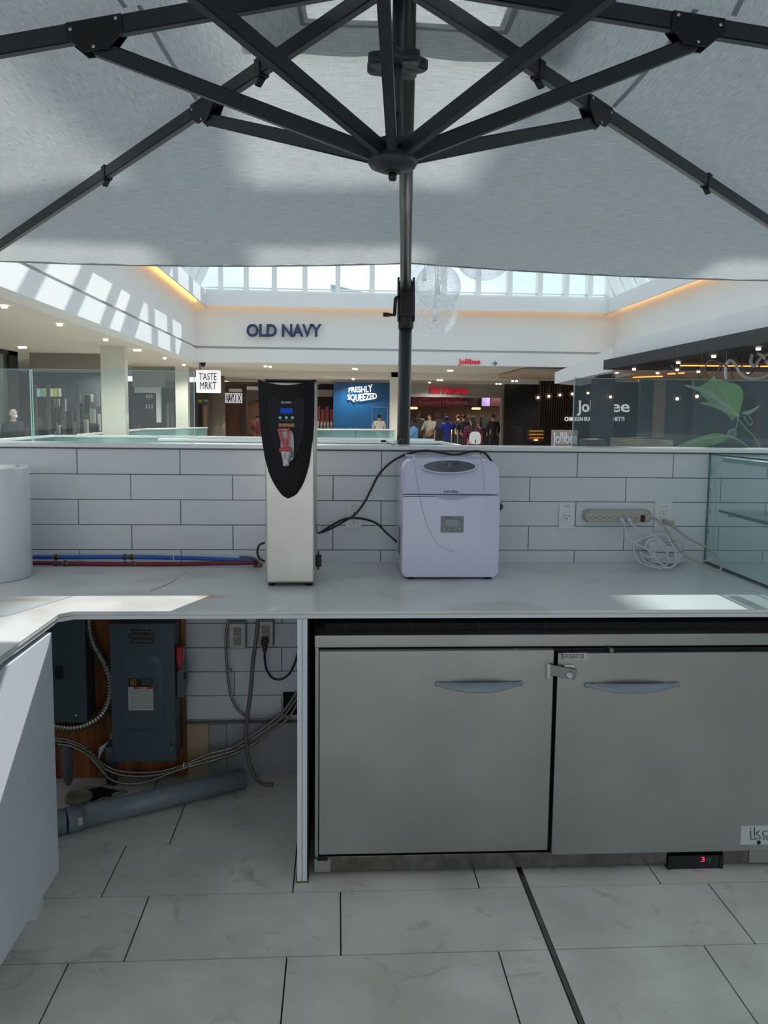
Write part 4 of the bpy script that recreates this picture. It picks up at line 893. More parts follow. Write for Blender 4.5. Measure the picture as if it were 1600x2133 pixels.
# hem and seams
b = MB()
hp = []
for k in range(8):
    T0, T1 = tips[k]+V((0, 0, .010)), tips[(k+1) % 8]+V((0, 0, .010))
    for i in range(14):
        g = i/14; p = T0.lerp(T1, g); p.z += -.035*4*g*(1-g)*(.35+.65*math.sin(math.pi*.9)); hp.append(p)
hp.append(hp[0]); b.tube(hp, .004, 6, cap=False); b.build('hem', FABD, t)
A3 = AP+V((0, 0, .03))
def cpt(k, f, g, off=-.004):
    T0, T1 = tips[k]+V((0, 0, .012)), tips[(k+1) % 8]+V((0, 0, .012)); p = A3+(T0-A3)*f*(1-g)+(T1-A3)*f*g
    return p+V((0, 0, -.035*4*g*(1-g)*f*(.35+.65*math.sin(math.pi*f*.9))+off))
for k, f0 in ((7, .285), (2, .265), (6, .3), (3, .3), (0, .112), (1, .112), (7, .112), (2, .112)):
    b = MB(); 
    for i in range(20):
        g0, g1 = i/20, (i+1)/20; w_ = .009
        b.face([cpt(k, f0, g0), cpt(k, f0, g1), cpt(k, f0+w_/1.7, g1), cpt(k, f0+w_/1.7, g0)])
    b.build('seam', FAB, t)
# ribs
joints = {}
def rib(T, name='rib', f0=0., tf=1.0):
    b = MB(); a_ = AP+(T-AP)*f0+V((0, 0, -.012)); c_ = AP+(T-AP)*tf+V((0, 0, -.012)); b.bar(a_, c_, .022, .036, bev=.003); return b.build('rib', DGREY, t)
rb = {}
for nm, T in (('FL', FL), ('FR', FR), ('ML', ML), ('MR', MR), ('NL', NL), ('NR', NR), ('NM', NM)): rb[nm] = rib(T)
def find(T, px):
    best = None
    for k in range(50, 900):
        p = AP+(T-AP)*k/1000; e_ = abs(PJ(p)[0]-px)
        if best is None or e_ < best[0]: best = (e_, k/1000, p)
    return best[1], best[2]
fr = {'FL': find(FL, 430), 'FR': find(FR, 1243), 'ML': find(ML, 200), 'MR': find(MR, 1450)}
print({k: (round(v[0], 2), [round(c) for c in PJ(v[1])]) for k, v in fr.items()})
for nm, T in (('NL', NL), ('NR', NR), ('NM', NM)): fr[nm] = (.33, AP+(T-AP)*.33)
for nm, (f_, J) in fr.items():
    d = (J-AP).normalized(); dn = V((0, 0, -1)); J2 = J+V((0, 0, -.045)); h2 = HUB+V((0, 0, .02))
    hd = V((J2.x-h2.x, J2.y-h2.y, 0)).normalized()
    b = MB(); a_ = h2+hd*.03; b.bar(a_, J2, .020, .030, bev=.003); b.build('strut', DGREY, t)
    # joint bracket: two side plates
    sd_ = d.cross(V((0, 0, 1))).normalized()
    b = MB()
    for s_ in (-1, 1):
        o_ = sd_*(.0135*s_); w_ = sd_*(.003*s_)
        pts = [J-d*.055+V((0, 0, .004)), J+d*.055+V((0, 0, .004)), J+d*.055+V((0, 0, -.022)), J+d*.02+V((0, 0, -.055)), J-d*.03+V((0, 0, -.058)), J-d*.058+V((0, 0, -.028))]
        b.prism([p+o_ for p in pts], w_, 0)
    jb = b.build('joint_bracket', BLACK, t)
    b = MB()
    for s_ in (-1, 1):
        for p in (J-d*.045, J+d*.045+V((0, 0, -.006)), J2): b.lathe(p+V((0, 0, -.004))+sd_*(.0165*s_), [(.004, 0), (.0035, .002), (0, .0025)], 10, ax=tuple(sd_*s_))
    b.build('bolt', CHROME, jb)
for nm, px, T in (('FL', 222, FL), ('FR', 1472, FR), ('FL', 545, FL), ('FR', 1122, FR)):
    f_, J = find(T, px); d = (T-AP).normalized(); b = MB(); b.bar(J-d*.012+V((0, 0, -.012)), J+d*.012+V((0, 0, -.012)), .028, .044, bev=.002); b.bar(J-d*.005+V((0, 0, -.034)), J+d*.016+V((0, 0, -.046)), .016, .006); b.build('rib_clip', BLACK, t)
# hub
b = MB(); b.lathe(HUB, [(.0, -.012), (.014, -.012), (.022, -.013), (.045, -.004), (.050, .004), (.050, .012), (.046, .020), (.03, .024), (.03, .05), (0, .05)], 40); hb = b.build('hub', DGREY, t)
b = MB(); b.lathe(HUB+V((0, 0, -.030)), [(0, 0), (.007, .001), (.0085, .006), (.0085, .02), (0, .02)], 16); b.lathe(HUB+V((0, 0, -.0145)), [(0, 0), (.016, 0), (.016, .003), (0, .003)], 20); b.build('hub_cap', BLACK, hb)
# central post and tilt knob
b = MB(); b.tube([HUB+V((.004, .0, .03)), V((AP.x+.006, AP.y, AP.z-.0))], .0115, 16); b.build('centre_post', DGREY, t)
b = MB(); b.tube([HUB+V((.004, 0, .03)), HUB+V((.004, 0, .10))], .0145, 16); b.build('post_sleeve', DGREY, t)
K = U(826, 135, 'y', 1.70)
b = MB(); b.lathe(K, [(.012, -.004), (.030, -.006), (.052, -.010), (.056, -.006), (.056, .010), (.05, .013), (.03, .010), (.014, .022), (0, .022)], 96, lobes=7, amp=.13)
kb = b.build('tilt_knob', DGREY, t); kb['label'] = 'lobed round tilt knob'
b = MB(); b.box(AP.x-.05, AP.x+.06, AP.y-.03, AP.y+.03, AP.z-.02, AP.z+.05, 0, bev=.01); b.build('crown_block', BLACK, t)
# arm and mast
SA = U(845, 597, 'y', 3.52); SE = U(848, -50, 'y', 1.78)
b = MB(); b.tube([SA, SE], lambda s_: .0225-.002*s_, 20); b.build('arm', DGREY2, t)
YM = 3.56; mb_ = U(840, 935, 'y', YM); mt_ = U(845.5, 640, 'y', YM)
dirm = (mt_-mb_).normalized(); foot = mb_-dirm*((mb_.z-(FZ-.06))/dirm.z)
b = MB(); b.tube([foot, mt_], .0285, 28); b.build('mast', DGREY2, t)
s0, s1 = U(845.5, 685, 'y', YM), U(846, 583, 'y', YM)
b = MB(); b.tube([s0, s0+(s1-s0)*.08, s0+(s1-s0)*.5, s0+(s1-s0)*.85, s1], lambda s_: .033 if s_ < .9 else .026, 24); b.box(s0.x-.030, s0.x+.030, YM-.036, YM-.01, s0.z+.05, s1.z-.02, 0, bev=.006); sl = b.build('crank_housing', BLACK, t)
b = MB()
for s_ in (-1, 1): b.bar(s0+V((s_*.033, 0, .03)), s1+V((s_*.033, 0, .01)), .008, .04, up=(0, 1, 0), bev=.002)
b.build('housing_plate', DGREY, sl)
p0, p1, p2 = U(834, 618, 'y', YM-.02), U(824, 620, 'y', YM-.02), U(822, 656, 'y', YM-.02)
b = MB(); b.tube([p0, p1+V((.004, 0, 0)), p1+V((0, 0, -.004)), p2], .0075, 12); b.build('crank', BLACK, t)
p3 = U(798, 655, 'y', YM-.02); b = MB(); b.tube([p2+V((.004, 0, 0)), p2.lerp(p3, .25), p2.lerp(p3, .7), p3], lambda s_: [.0065, .006, .010, .009][min(3, int(s_*3.01))], 14); b.build('crank_grip', BLACK, t)
b = MB(); b.box(foot.x-.45, foot.x+.45, foot.y-.02, foot.y+.70, FZ-.06, FZ-.02, 0, bev=.005); b.lathe((foot.x, foot.y, FZ-.02), [(.06, 0), (.055, .03), (.03, .04), (.03, .10), (0, .10)], 28); b.build('base_plate', DGREY, t)
# ============================================================ THE MALL AROUND THE KIOSK
def G(px, py, Y): return U(px, py, 'y', Y)
def bxp(b, x0, y0, x1, y1, Y, d, m=0, bev=0):
    A, B = G(x0, y1, Y), G(x1, y0, Y); b.box(A.x, B.x, Y, Y+d, A.z, B.z, m, bev=bev); return b
YBK = 28.
ZS = G(600, 756, YBK).z; ZG = G(600, 726, YBK).z; ZCV = G(600, 643, YBK).z; ZSI = G(600, 613, YBK).z
XL = G(408, 753, YBK).x; XR = G(1283, 657, YBK).x
ZT_ = ZSI+4.6
print('mall', ZS, ZG, ZCV, ZSI, XL, XR)
OR = emis('orange_cove_light', (255, 186, 108), 1.6)
def fascia(name, a, c, inward):
    """wall strip between plan points a and c with groove, upper beam and cove light"""
    a, c, i = V((*a, 0)), V((*c, 0)), V((*inward, 0)); b = MB()
    def slab(z0, z1, t0, t1, m=0):
        b.prism([a+i*t1+V((0, 0, z0)), c+i*t1+V((0, 0, z0)), c+i*t1+V((0, 0, z1)), a+i*t1+V((0, 0, z1))], i*(t0-t1), m)
    slab(ZS, ZG-.04, -.4, .05); slab(ZG-.04, ZG+.04, -.4, -.03, 2); slab(ZG+.04, ZCV+.25, -.4, 0); slab(ZCV+.25, ZSI, -.4, .42); slab(ZCV, ZCV+.25, .36, .42)
    slab(ZCV+.12, ZCV+.2, .04, .12, 1)
    return struct(b.build(name, [PAINT, OR, mat('groove_grey', (168, 174, 178), .5)]))
fascia('wall_north', (XL, YBK), (XR, YBK), (0, -1))
fascia('wall_west', (XL, -8), (XL, YBK+.4), (1, 0))
# east side: upper wall with beam, lower bulkhead and wedge
b = MB(); b.box(XR, XR+.4, -8, YBK+.4, ZG+.1, ZCV+.25); b.box(XR-.42, XR+.4, -8, YBK+.4, ZCV+.25, ZSI); b.box(XR-.42, XR-.36, -8, YBK+.4, ZCV, ZCV+.25); b.box(XR-.12, XR-.04, -8, YBK, ZCV+.12, ZCV+.2, 1)
struct(b.build('wall_east', [PAINT, OR]))
b = MB(); b.box(8.9, XR+.6, -8, 25.9, 3.36, 3.86); struct(b.build('wall_east_bulkhead', PAINT))
b = MB()
A1, A2 = G(1278, 724, 26.3), G(1256, 772, 26.3); B1, B2 = G(1156, 776, 27.9), G(1140, 799, 27.9)
b.prism([A1, V((A1.x, A1.y, A2.z)), V((B1.x, B1.y, B2.z)), V((B1.x, B1.y, B1.z))], (1.4, 1.6, 0)); struct(b.build('wall_northeast_wedge', PAINT))
# ceilings of the walkways
b = MB(); b.box(-22, XL-.4, -8, 40, ZS, ZS+.3); b.box(XL-.4, XR, YBK+.4, 33, ZS, ZS+.3); struct(b.build('ceiling_west', CEIL))
ZLO = G(900, 795, 37).z
b = MB(); b.box(XL-.5, XR+2, 33, 33.5, ZLO, ZS+.2); b.box(XL-.5, XR+10, 33.5, 42, ZLO, ZLO+.3); struct(b.build('ceiling_north', CEIL))
b = MB(); b.box(6.6, 26, 28.5, 33, 3.02, 3.2); b.box(9.0, 26, 26.05, 28.5, 3.02, 3.2); struct(b.build('ceiling_east', mat('tan_ceiling', (178, 160, 142), .7)))
# skylight: back windows
FRM = mat('white_window_frame', (222, 226, 226), .5)
SKG = glassm('skylight_glass', (246, 250, 252), .0, (255, 255, 255), .4)
b = MB()
for px in (461, 514, 572, 635.5, 704, 775, 851, 925, 996, 1061, 1124, 1179, 1228, 1269):
    A = G(px, 612, YBK); b.box(A.x-.085, A.x+.085, YBK-.1, YBK+.25, ZSI, ZT_+.6)
b.box(XL-.3, XR+.3, YBK-.12, YBK+.3, ZSI-.03, ZSI+.10); b.box(XL-.3, XR+.3, YBK-.1, YBK+.3, ZT_+.5, ZT_+.9); b.box(XL-.3, XR+.3, YBK+.0, YBK+.12, ZSI+.16, ZSI+.20)
fr_ = struct(b.build('window_1', FRM))
b = MB(); b.box(XL, XR, YBK+.14, YBK+.15, ZSI, ZT_+.6); o = b.build('window_pane', SKG, fr_)
b = MB(); b.box(2.2, 9.4, -6.2, -6., FZ-.06, 3.2); b.box(-4, 9.4, -6.2, -5.9, 3.2, 4.2, 1); struct(b.build('wall_south_added', [mat('added_dark_wall', (52, 54, 58), .4), PAINT]))  # unseen wall added behind the camera to darken the right door's reflection
# sloping side glazing
LEAN = .48
for nm, X0, sg in (('window_2', XL, 1), ('window_3', XR, -1)):
    b = MB(); y = -7.
    while y < 28.3:
        p0 = V((X0-sg*.1, y, ZSI-.1)); p1 = V((X0+sg*LEAN*4.6, y, ZT_)); b.bar(p0, p1, .16, .34, up=(sg, 0, 0)); y += 1.05
    for f in (0, .5, 1.): 
        c_ = V((X0+sg*LEAN*4.6*f, 0, ZSI+4.6*f)); b.bar(c_+V((0, -7, 0)), c_+V((0, 28.2, 0)), .16, .22)
    o = struct(b.build(nm, FRM))
    b = MB(); b.face([(X0, -7, ZSI), (X0, 28, ZSI), (X0+sg*LEAN*4.6, 28, ZT_), (X0+sg*LEAN*4.6, -7, ZT_)]); b.build('window_pane', SKG, o)
# flat lattice roof
xa_, xb_ = XL+LEAN*4.6, XR-LEAN*4.6
b = MB(); y = -5.9
while y < 28.3: b.box(xa_, xb_, y-.12, y+.12, ZT_-.2, ZT_+.2); y += 2.1
b.box(4.45, 5.3, -7, 28.2, ZT_-.3, ZT_+.2)  # wide unseen girder, added to shade the middle of the counter
x = xa_
while x < xb_+.1: b.box(x-.1, x+.1, -7, 28.2, ZT_-.2, ZT_+.2); x += (xb_-xa_)/5
struct(b.build('ceiling_skylight', FRM))
# building seen beyond the windows
b = MB(); b.prism([G(689, 640, 60), G(689, 592, 60), G(775, 613, 60), G(840, 640, 60)], (0, 6, 0)); tag(b.build('far_roof', mat('blue_grey_roof', (150, 172, 190), .7)), 'blue-grey sloping roof outside the back windows above the store name', 'roof')

# ---------------------------------------------------------------- signs on the far wall
NAVY = mat('navy_sign', (38, 58, 104), .4)
S1 = G(592, 704, YBK)
o = text('sign_lettering', 'OLD NAVY', NAVY, None, (514, 675), (670, 702), YBK-.10, .09, bold=.03); tag(o, 'large dark blue capital letters mounted on the white upper wall', 'sign')
o = text('halo_outline', 'OLD NAVY', mat('white_halo', (240, 242, 244), .5), o, (513, 674), (671, 703.5), YBK-.06, .03, bold=.05)
o = text('sign_lettering', 'Jollibee', REDS, None, (955, 747.5), (1000.5, 762), YBK-.07, .03, bold=.02); tag(o, 'small red lettering on the white wall band above the coffee shop', 'sign')
b = MB(); A = G(1025, 756.5, YBK-.08); B = G(1035, 756.8, YBK-.08); b.bar(A, B, .03, .022); b.bar(B, G(1030.5, 752.5, YBK-.08), .03, .022, up=(0, 0, 1)); b.bar(B, G(1030.5, 761, YBK-.08), .03, .022)
tag(b.build('direction_arrow', NAVY), 'dark arrow pointing right beside the small red lettering', 'arrow')
t = thing('hanging_sign', 'square white lightbox sign with black lettering hanging at the left of the far walkway', 'sign', G(433, 818, 28.7))
b = MB(); A, B = G(408.5, 818, 28.7), G(458, 771, 28.7); b.box(A.x, B.x, 28.7, 28.95, A.z, B.z, 0, bev=.02); b.build('lightbox', mat('sign_white', (235, 233, 236), .5, emit=(240, 238, 240), es=.35), t)
text('lettering', 'TASTE', INK, t, (415, 777), (451, 792), 28.68, .01); text('lettering', 'MRKT', INK, t, (417, 795.5), (450.5, 811), 28.68, .01)
b = MB(); b.box(A.x+.1, A.x+.16, 28.75, 28.9, B.z-.01, ZS+.01); b.build('bracket', GALV, t)
b = MB(); A = U(423, 756, 'z', ZS-.01); b.lathe((A.x, A.y, ZS-.10), [(0, -.06), (.07, -.02), (.09, .04), (.10, .10), (0, .10)], 16); tag(b.build('security_camera', BLACK), 'small dark dome camera under the ceiling edge above the square sign', 'camera')

# ---------------------------------------------------------------- columns
COLM = mat('cream_column', (214, 212, 202), .5)
def column(px0, px1, Y, pside, top, mt, label, name='column'):
    A, B = G(px0, 860, Y), G(px1, 860, Y); d = .8
    if pside: d = max(.3, Y*0+abs(B.x)*1689/abs(702-pside)-Y)
    b = MB(); b.box(A.x, B.x, Y, Y+d, FZ-.06, top); o = b.build(name, mt); tag(o, label, 'column'); return o
column(212, 262, 22, 278, ZS, COLM, 'tall square cream column on the left walkway')
column(366, 392, 31, 402, ZS, COLM, 'cream column further back on the left walkway beside the square sign')
column(814, 830, 33, None, ZS, COLM, 'pale column right behind the umbrella mast')
b = MB(); A = G(452, 860, 34.5); b.lathe((A.x, A.y, FZ-.06), [(.36, 0), (.36, 1.3), (.33, 1.31), (.33, ZLO-FZ+.05), (0, ZLO-FZ+.05)], 24); tag(b.build('column', mat('taupe_column', (120, 112, 104), .5)), 'round taupe column under the square hanging sign', 'column')
column(1245, 1279, 27, None, 3.02, mat('grey_pillar', (62, 66, 70), .5), 'grey pillar standing in front of the slatted restaurant wall')

# ---------------------------------------------------------------- far shop row (Y 37)
YS = 37.
DINT = mat('dark_shop_interior', (44, 34, 32), .7); BRN = mat('brown_wood_shop', (112, 72, 44), .5, var=.3, vs=2, vst=(1, 1, .3))
b = MB(); b.box(-14, XR+8, 41.5, 41.8, FZ-.06, ZLO); b.box(-14, -13.7, 33, 41.5, FZ-.06, ZS); struct(b.build('wall_far', DINT))
# left dark shop with brown doorway
t = thing('shop_front', 'dark brown shopfront with wooden doorway left of the water dispenser', 'shop', (G(480, 900, YS).x, YS, FZ-.06))
b = MB(); bxp(b, 408, 796, 545, 832, YS, .3); b.build('header', mat('brown_header', (96, 78, 66), .6), t)
b = MB(); bxp(b, 467, 836, 506, 915, YS+.35, .1); b.build('wooden_door', BRN, t)
b = MB(); bxp(b, 505, 804, 511, 915, YS-.1, .4); b.build('dark_post', mat('dark_brown_post', (50, 36, 30), .5), t)
b = MB(); bxp(b, 463, 808, 467, 915, YS-.1, .4); b.build('metal_post', mat('grey_post', (150, 145, 140), .5), t)
for (x0_, x1_) in ((516, 527), (530, 541)):
    b = MB(); bxp(b, x0_, 836, x1_, 905, YS+.3, .08); b.build('wooden_panel', BRN, t)
b = MB(); bxp(b, 514, 805, 545, 812, YS-.2, .2); bxp(b, 477, 810, 504, 816, YS-.2, .2); b.build('pale_beam', COLM, t)
for (x0_, y0_, x1_, y1_, cc) in ((412, 822, 420, 838, (206, 200, 60)), (421, 822, 426, 838, (120, 170, 60)), (426, 822, 433, 836, (225, 230, 230)), (518, 815, 531, 836, (50, 84, 84)), (533, 813, 545, 824, (190, 200, 196)), (413, 842, 421, 905, (60, 46, 44)), (424, 845, 431, 900, (180, 150, 110))):
    b = MB(); bxp(b, x0_, y0_, x1_, y1_, YS+.2, .06); b.build('display_panel', mat('display_%d_%d' % (cc[0], cc[2]), cc, .5), t)
t = thing('menu_sign', 'small white lit sign board with black lettering hanging in the dark shopfront', 'sign', G(485, 840, YS-.6))
b = MB(); bxp(b, 465, 819, 504, 839, YS-.6, .1); b.build('board', mat('sign_white_b', (230, 226, 232), .5, emit=(240, 238, 240), es=.25), t)
text('lettering', 'D NAVY.', INK, t, (465.5, 820), (489, 838), YS-.62, .01, bold=.03); 
b = MB(); 
for a_, c_ in (((491, 822), (491, 838)), ((495, 820), (502, 838)), ((502, 820), (495, 838))): b.bar(G(*a_, YS-.62), G(*c_, YS-.62), .03, .03)
b.build('line_drawing', INK, t)
# interior between dispenser and blue shop
t = thing('shop_front', 'dark shop with red seats seen between the dispenser and the blue shopfront', 'shop', (G(675, 900, YS+2).x, YS+2, FZ-.06))
b = MB(); bxp(b, 658, 812, 693, 826, YS+2, .2); b.build('pale_counter_light', mat('cream_panel', (150, 140, 130), .5), t)
for k in range(4):
    b = MB(); bxp(b, 660+k*9, 846+(k % 2)*6, 667+k*9, 885, YS+1.5, .3); b.build('red_booth', mat('red_booth_%d' % k, (96, 28, 26), .5), t)
for k in range(5):
    b = MB(); A = G(663+k*7, 882, YS+1); b.lathe((A.x, A.y, A.z-.3), [(.05, 0), (.06, .3), (.03, .34), (.03, .4), (0, .4)], 10); b.build('glass_jar', mat('jar_%d' % k, (130, 132, 130), .3), t)
# blue shop
BLU = mat('petrol_blue_wall', (14, 74, 122), .25, var=.1, vs=1); 
t = thing('juice_shop', 'deep blue shopfront with white wavy lettering', 'shop', (G(755, 900, YS-1).x, YS-1, FZ-.06))
b = MB(); bxp(b, 694, 797, 816, 935, YS-1, .4); b.build('facade', BLU, t)
b = MB(); A, B = G(774, 935, YS-1.01), G(808, 848, YS-1.01); w_ = .02
for (x0_, x1_, z0_, z1_) in ((A.x, A.x+w_, A.z, B.z), (B.x-w_, B.x, A.z, B.z), (A.x, B.x, B.z-w_, B.z)): b.box(x0_, x1_, YS-1.03, YS-1, z0_, z1_)
b.build('door_outline', mat('pale_blue_outline', (110, 140, 160), .5), t)
LITW = mat('lit_white_letter', (240, 240, 245), .5, emit=(245, 245, 250), es=.5)
wav = lambda a, c: (a, (c-.5)*(.62+.38*a)+.42+.30*a+.06*math.sin(a*7))
text('lettering', 'FRESHLY', LITW, t, (726, 804), (776, 820), YS-1.08, .04, bold=.02, warp=wav)
wav2 = lambda a, c: (a, (c-.5)*(.7+.3*math.sin(a*3.1))+.5-.1*math.sin(a*5))
text('lettering', 'SQUEEZED', LITW, t, (724, 819), (785, 837), YS-1.08, .04, bold=.02, warp=wav2)
# coffee shop
t = thing('coffee_shop', 'coffee shop with grey fascia, red script sign and dark red menu boards', 'shop', (G(950, 900, YS-1).x, YS-1, FZ-.06))
b = MB(); bxp(b, 820, 801, 1052, 823, YS-1, .3); b.build('fascia', mat('warm_grey_fascia', (140, 136, 128), .6), t)
text('sign_lettering', 'Tim Hortons', REDS, t, (893, 803), (975, 821), YS-1.1, .05, bold=.045, shear=.35, warp=lambda a, c: (a, c*.8+.12-.1*a))
b = MB(); bxp(b, 820, 823, 1052, 826, YS-1.05, .3); bxp(b, 1043, 826, 1050, 935, YS-1, .4); b.build('frame', mat('grey_frame', (138, 136, 132), .4), t)
b = MB(); bxp(b, 858, 827, 966, 846, YS+1.5, .1); b.build('menu_board', mat('dark_red_menu', (92, 16, 26), .4, emit=(110, 20, 30), es=.12), t)
text('menu_lettering', 'Roasted Hazelnut', mat('pale_menu_letter', (170, 130, 130), .5), t, (872, 833), (974, 842), YS+1.45, .01)
text('menu_lettering', 'NEW', bpy.data.materials['pale_menu_letter'], t, (880, 829), (894, 832.5), YS+1.45, .01)
b = MB(); bxp(b, 968, 828, 1003, 845, YS+1.5, .1); bxp(b, 1022, 827, 1050, 846, YS+1.5, .1); b.build('menu_board', mat('brown_menu', (56, 30, 30), .4), t)
b = MB(); bxp(b, 1004, 827, 1021, 846, YS+1.4, .1); b.build('lilac_screen', mat('lilac_screen', (130, 115, 160), .4, emit=(150, 130, 185), es=.35), t)
b = MB(); bxp(b, 856, 847, 1045, 890, YS+4, .2); b.build('back_wall', mat('warm_back_wall', (128, 98, 78), .6, var=.3, vs=1.2), t)
b = MB(); bxp(b, 856, 893, 1045, 935, YS+1, 1.2); b.build('counter', mat('dark_counter', (34, 32, 34), .4), t)
b = MB(); bxp(b, 905, 873, 925, 892, YS+1.2, .5); bxp(b, 930, 878, 944, 892, YS+1.2, .4); bxp(b, 1004, 868, 1024, 892, YS+1.2, .6); b.build('counter_equipment', mat('grey_equipment', (110, 112, 108), .4), t)
for (x0_, y0_, x1_, y1_) in ((905, 861, 917, 869), (972, 862, 980, 871), (925, 861, 932, 865), (1000, 866, 1008, 872)):
    b = MB(); bxp(b, x0_, y0_, x1_, y1_, YS+3.9, .05); b.build('wall_notice', mat('notice_%d' % x0_, (150, 130, 110), .6), t)
for (x_, y_) in ((861, 850), (992, 851)):
    b = MB(); A = G(x_, y_, YS+2); b.lathe((A.x, A.y, A.z-.05), [(.0, 0), (.2, 0), (.22, .05), (.18, .1), (0, .1)], 24); b.build('lit_lamp', emis('warm_lamp_%d' % x_, (255, 190, 130), 1.6), t)
# dark recess and slatted wall
t = thing('restaurant_wall', 'black recess and dark slatted wood wall with white restaurant lettering', 'shop', (G(1160, 900, 33).x, 33, FZ-.06))
b = MB(); bxp(b, 1050, 801, 1126, 940, 35, .3); b.build('black_recess', BLACKM, t)
SLW = mat('dark_walnut_slats', (74, 52, 42), .5, var=.2, vs=3); b = MB(); bxp(b, 1123, 801, 1700, 891, 33, .1, 1)
A0 = G(1123, 890, 32.96); A1 = G(1330, 890, 32.96); n = 44
for k in range(n): x_ = A0.x+(A1.x-A0.x)*k/n; b.box(x_, x_+(A1.x-A0.x)/n*.5, 32.93, 33, A0.z, G(1123, 801, 33).z, 0)
b.build('slatted_panel', [SLW, mat('dark_backing', (26, 20, 20), .7)], t)
b = MB(); bxp(b, 1076, 891, 1330, 945, 32, .8); b.build('service_counter', mat('black_counter', (24, 22, 24), .3), t)
text('sign_lettering', 'Jollibee', LITW, t, (1202, 834), (1311, 866), 32.85, .05, bold=.01, warp=lambda a, c: (a*.80 if a < .42 else .336+(a-.42)*.664/.58, c))
text('sign_lettering', 'CHICKEN·BURGERS·SPAGHETTI', LITW, t, (1176, 868.5), (1300, 877), 32.85, .03, bold=.01)
t = thing('food_warmer', 'small lit food display case on the dark counter beneath the slatted wall', 'display case', G(1116, 920, 31.5))
b = MB(); bxp(b, 1101, 894, 1134, 920, 31.5, .5); b.build('case', mat('brown_case', (58, 36, 28), .4), t)
for k, y_ in enumerate((898, 905, 912)):
    b = MB()
    for j in range(6): A = G(1105+j*5, y_, 31.45); b.ball(A, (.06, .03, .035), 0, 10)
    o = b.build('food_row', mat('food_%d' % k, [(180, 120, 50), (196, 150, 60), (170, 90, 40)][k], .5, emit=(200, 130, 60), es=.15), t); o['kind'] = 'stuff'
b = MB(); bxp(b, 1113, 915.5, 1121, 917.5, 31.44, .04); b.build('warm_light', emis('case_light', (255, 190, 100), 3), t)
t = thing('counter_sign', 'beige panel with pale tall lettering at the front of the restaurant counter', 'sign', G(1175, 935, 26))
b = MB(); bxp(b, 1148, 896, 1204, 972, 26, .1); b.build('panel', mat('beige_panel', (176, 160, 148), .5), t)
text('lettering', 'Jollibee', WPL, t, (1151, 900), (1202, 933), 25.95, .04, bold=.04)
# pendant globe lamps
GLB2 = glassm('pendant_glass', (225, 215, 205), .05, (200, 190, 180), 1.0); BULB = emis('bulb_glow', (255, 214, 160), 9)
for k, (x_, y_) in enumerate(((1121, 827.5), (1143.5, 825), (1166.5, 822.5), (1192.5, 820), (1225, 818), (1272, 826), (1411, 830), (1452, 825))):
    Y_ = [30, 30.1, 30.2, 30.3, 30.4, 26.85, 22.4, 22][k]; A = G(x_, y_, Y_); r_ = .125
    t = thing('pendant_lamp', 'round clear glass pendant lamp with glowing bulb, %s of the row from the left' % ['first', 'second', 'third', 'fourth', 'fifth', 'sixth', 'seventh', 'last'][k], 'lamp', A, 'globe pendant lamps')
    b = MB(); b.ball(A, r_, 0, 20); b.build('glass_globe', GLB2, t)
    b = MB(); b.ball(A+V((0, 0, -.01)), .045, 0, 12); b.build('bulb', BULB, t)
    b = MB(); b.cyl(A+V((0, 0, .03)), A+V((0, 0, r_+.02)), .02); b.build('lamp_holder', BLACK, t)
    b = MB(); b.cyl(A+V((0, 0, r_)), V((A.x, A.y, 3.03)), .006, seg=6); b.build('cord', BLACK, t)
# right-hand restaurant: black bulkhead, dark wall, benches
t = thing('black_bulkhead', 'long black ceiling bulkhead over the right-hand restaurant', 'bulkhead', (10, 18, 3.04))
b = MB(); b.box(8.58, 8.72, -4, 26, 3.04, 3.34, 0); b.build('face', mat('slate_black', (44, 48, 54), .6), t)
b = MB(); b.box(8.73, 20, -4, 26.0, 3.04, 3.10, 0); b.build('underside', mat('matte_black_ceiling', (22, 22, 24), .7), t)
OL = emis('orange_line_light', (255, 140, 70), 2.2)
for k, (xa_, ya_, xb_, yb_) in enumerate(((1417, 761.5, 1600, 763), (1319, 786, 1380, 784), (1392, 779, 1425, 777), (1246, 795, 1272, 797), (1262, 800, 1290, 803), (1305, 797, 1330, 800), (1286, 799, 1306, 802), (1330, 793, 1352, 796))):
    A, B = U(xa_, ya_, 'z', 2.99), U(xb_, yb_, 'z', 2.99)
    b = MB(); b.bar(A, B, .05, .03); tag(b.build('linear_light', OL), ['long orange linear light just above the right glass panel', 'orange linear light left of the long one', 'short orange linear light at the end of the long one', 'orange linear light nearest the left edge of the right glass panel', 'orange linear light second from the left edge of the glass panel', 'orange linear light lowest of the cluster', 'orange linear light in the middle of the cluster', 'orange linear light at the right of the cluster'][k], 'ceiling light', 'orange linear lights')
b = MB(); bxp(b, 1330, 800, 2100, 945, 24.5, .2); struct(b.build('wall_restaurant', mat('slate_grey_wall', (70, 76, 80), .45, var=.25, vs=.8)))
for k, (x0_, x1_, cc, y0_) in enumerate(((1362, 1388, (150, 120, 104), 790), (1440, 1500, (74, 86, 90), 792), (1570, 1592, (110, 76, 70), 830))):
    b = MB(); bxp(b, x0_, y0_, x1_, 930, 24.2, .2); tag(b.build('wall_panel', mat('wall_panel_%d' % k, cc, .5)), ['narrow tan wall panel in the restaurant behind the glass', 'wide slate wall panel behind the large leaf', 'dull red wall panel at the right edge behind the glass'][k], 'panel')
t = thing('slatted_bench', 'long pale wooden slatted bench behind the right glass panel', 'bench', (G(1340, 930, 15).x, 15, FZ-.06))
b = MB()
for k in range(6): b.bar(G(1272, 913+k*3.2, 15-k*.12), G(1402, 918+k*3.2, 15-k*.12), .03, .018)
b.build('slats', mat('pale_bench_wood', (176, 152, 118), .5), t)
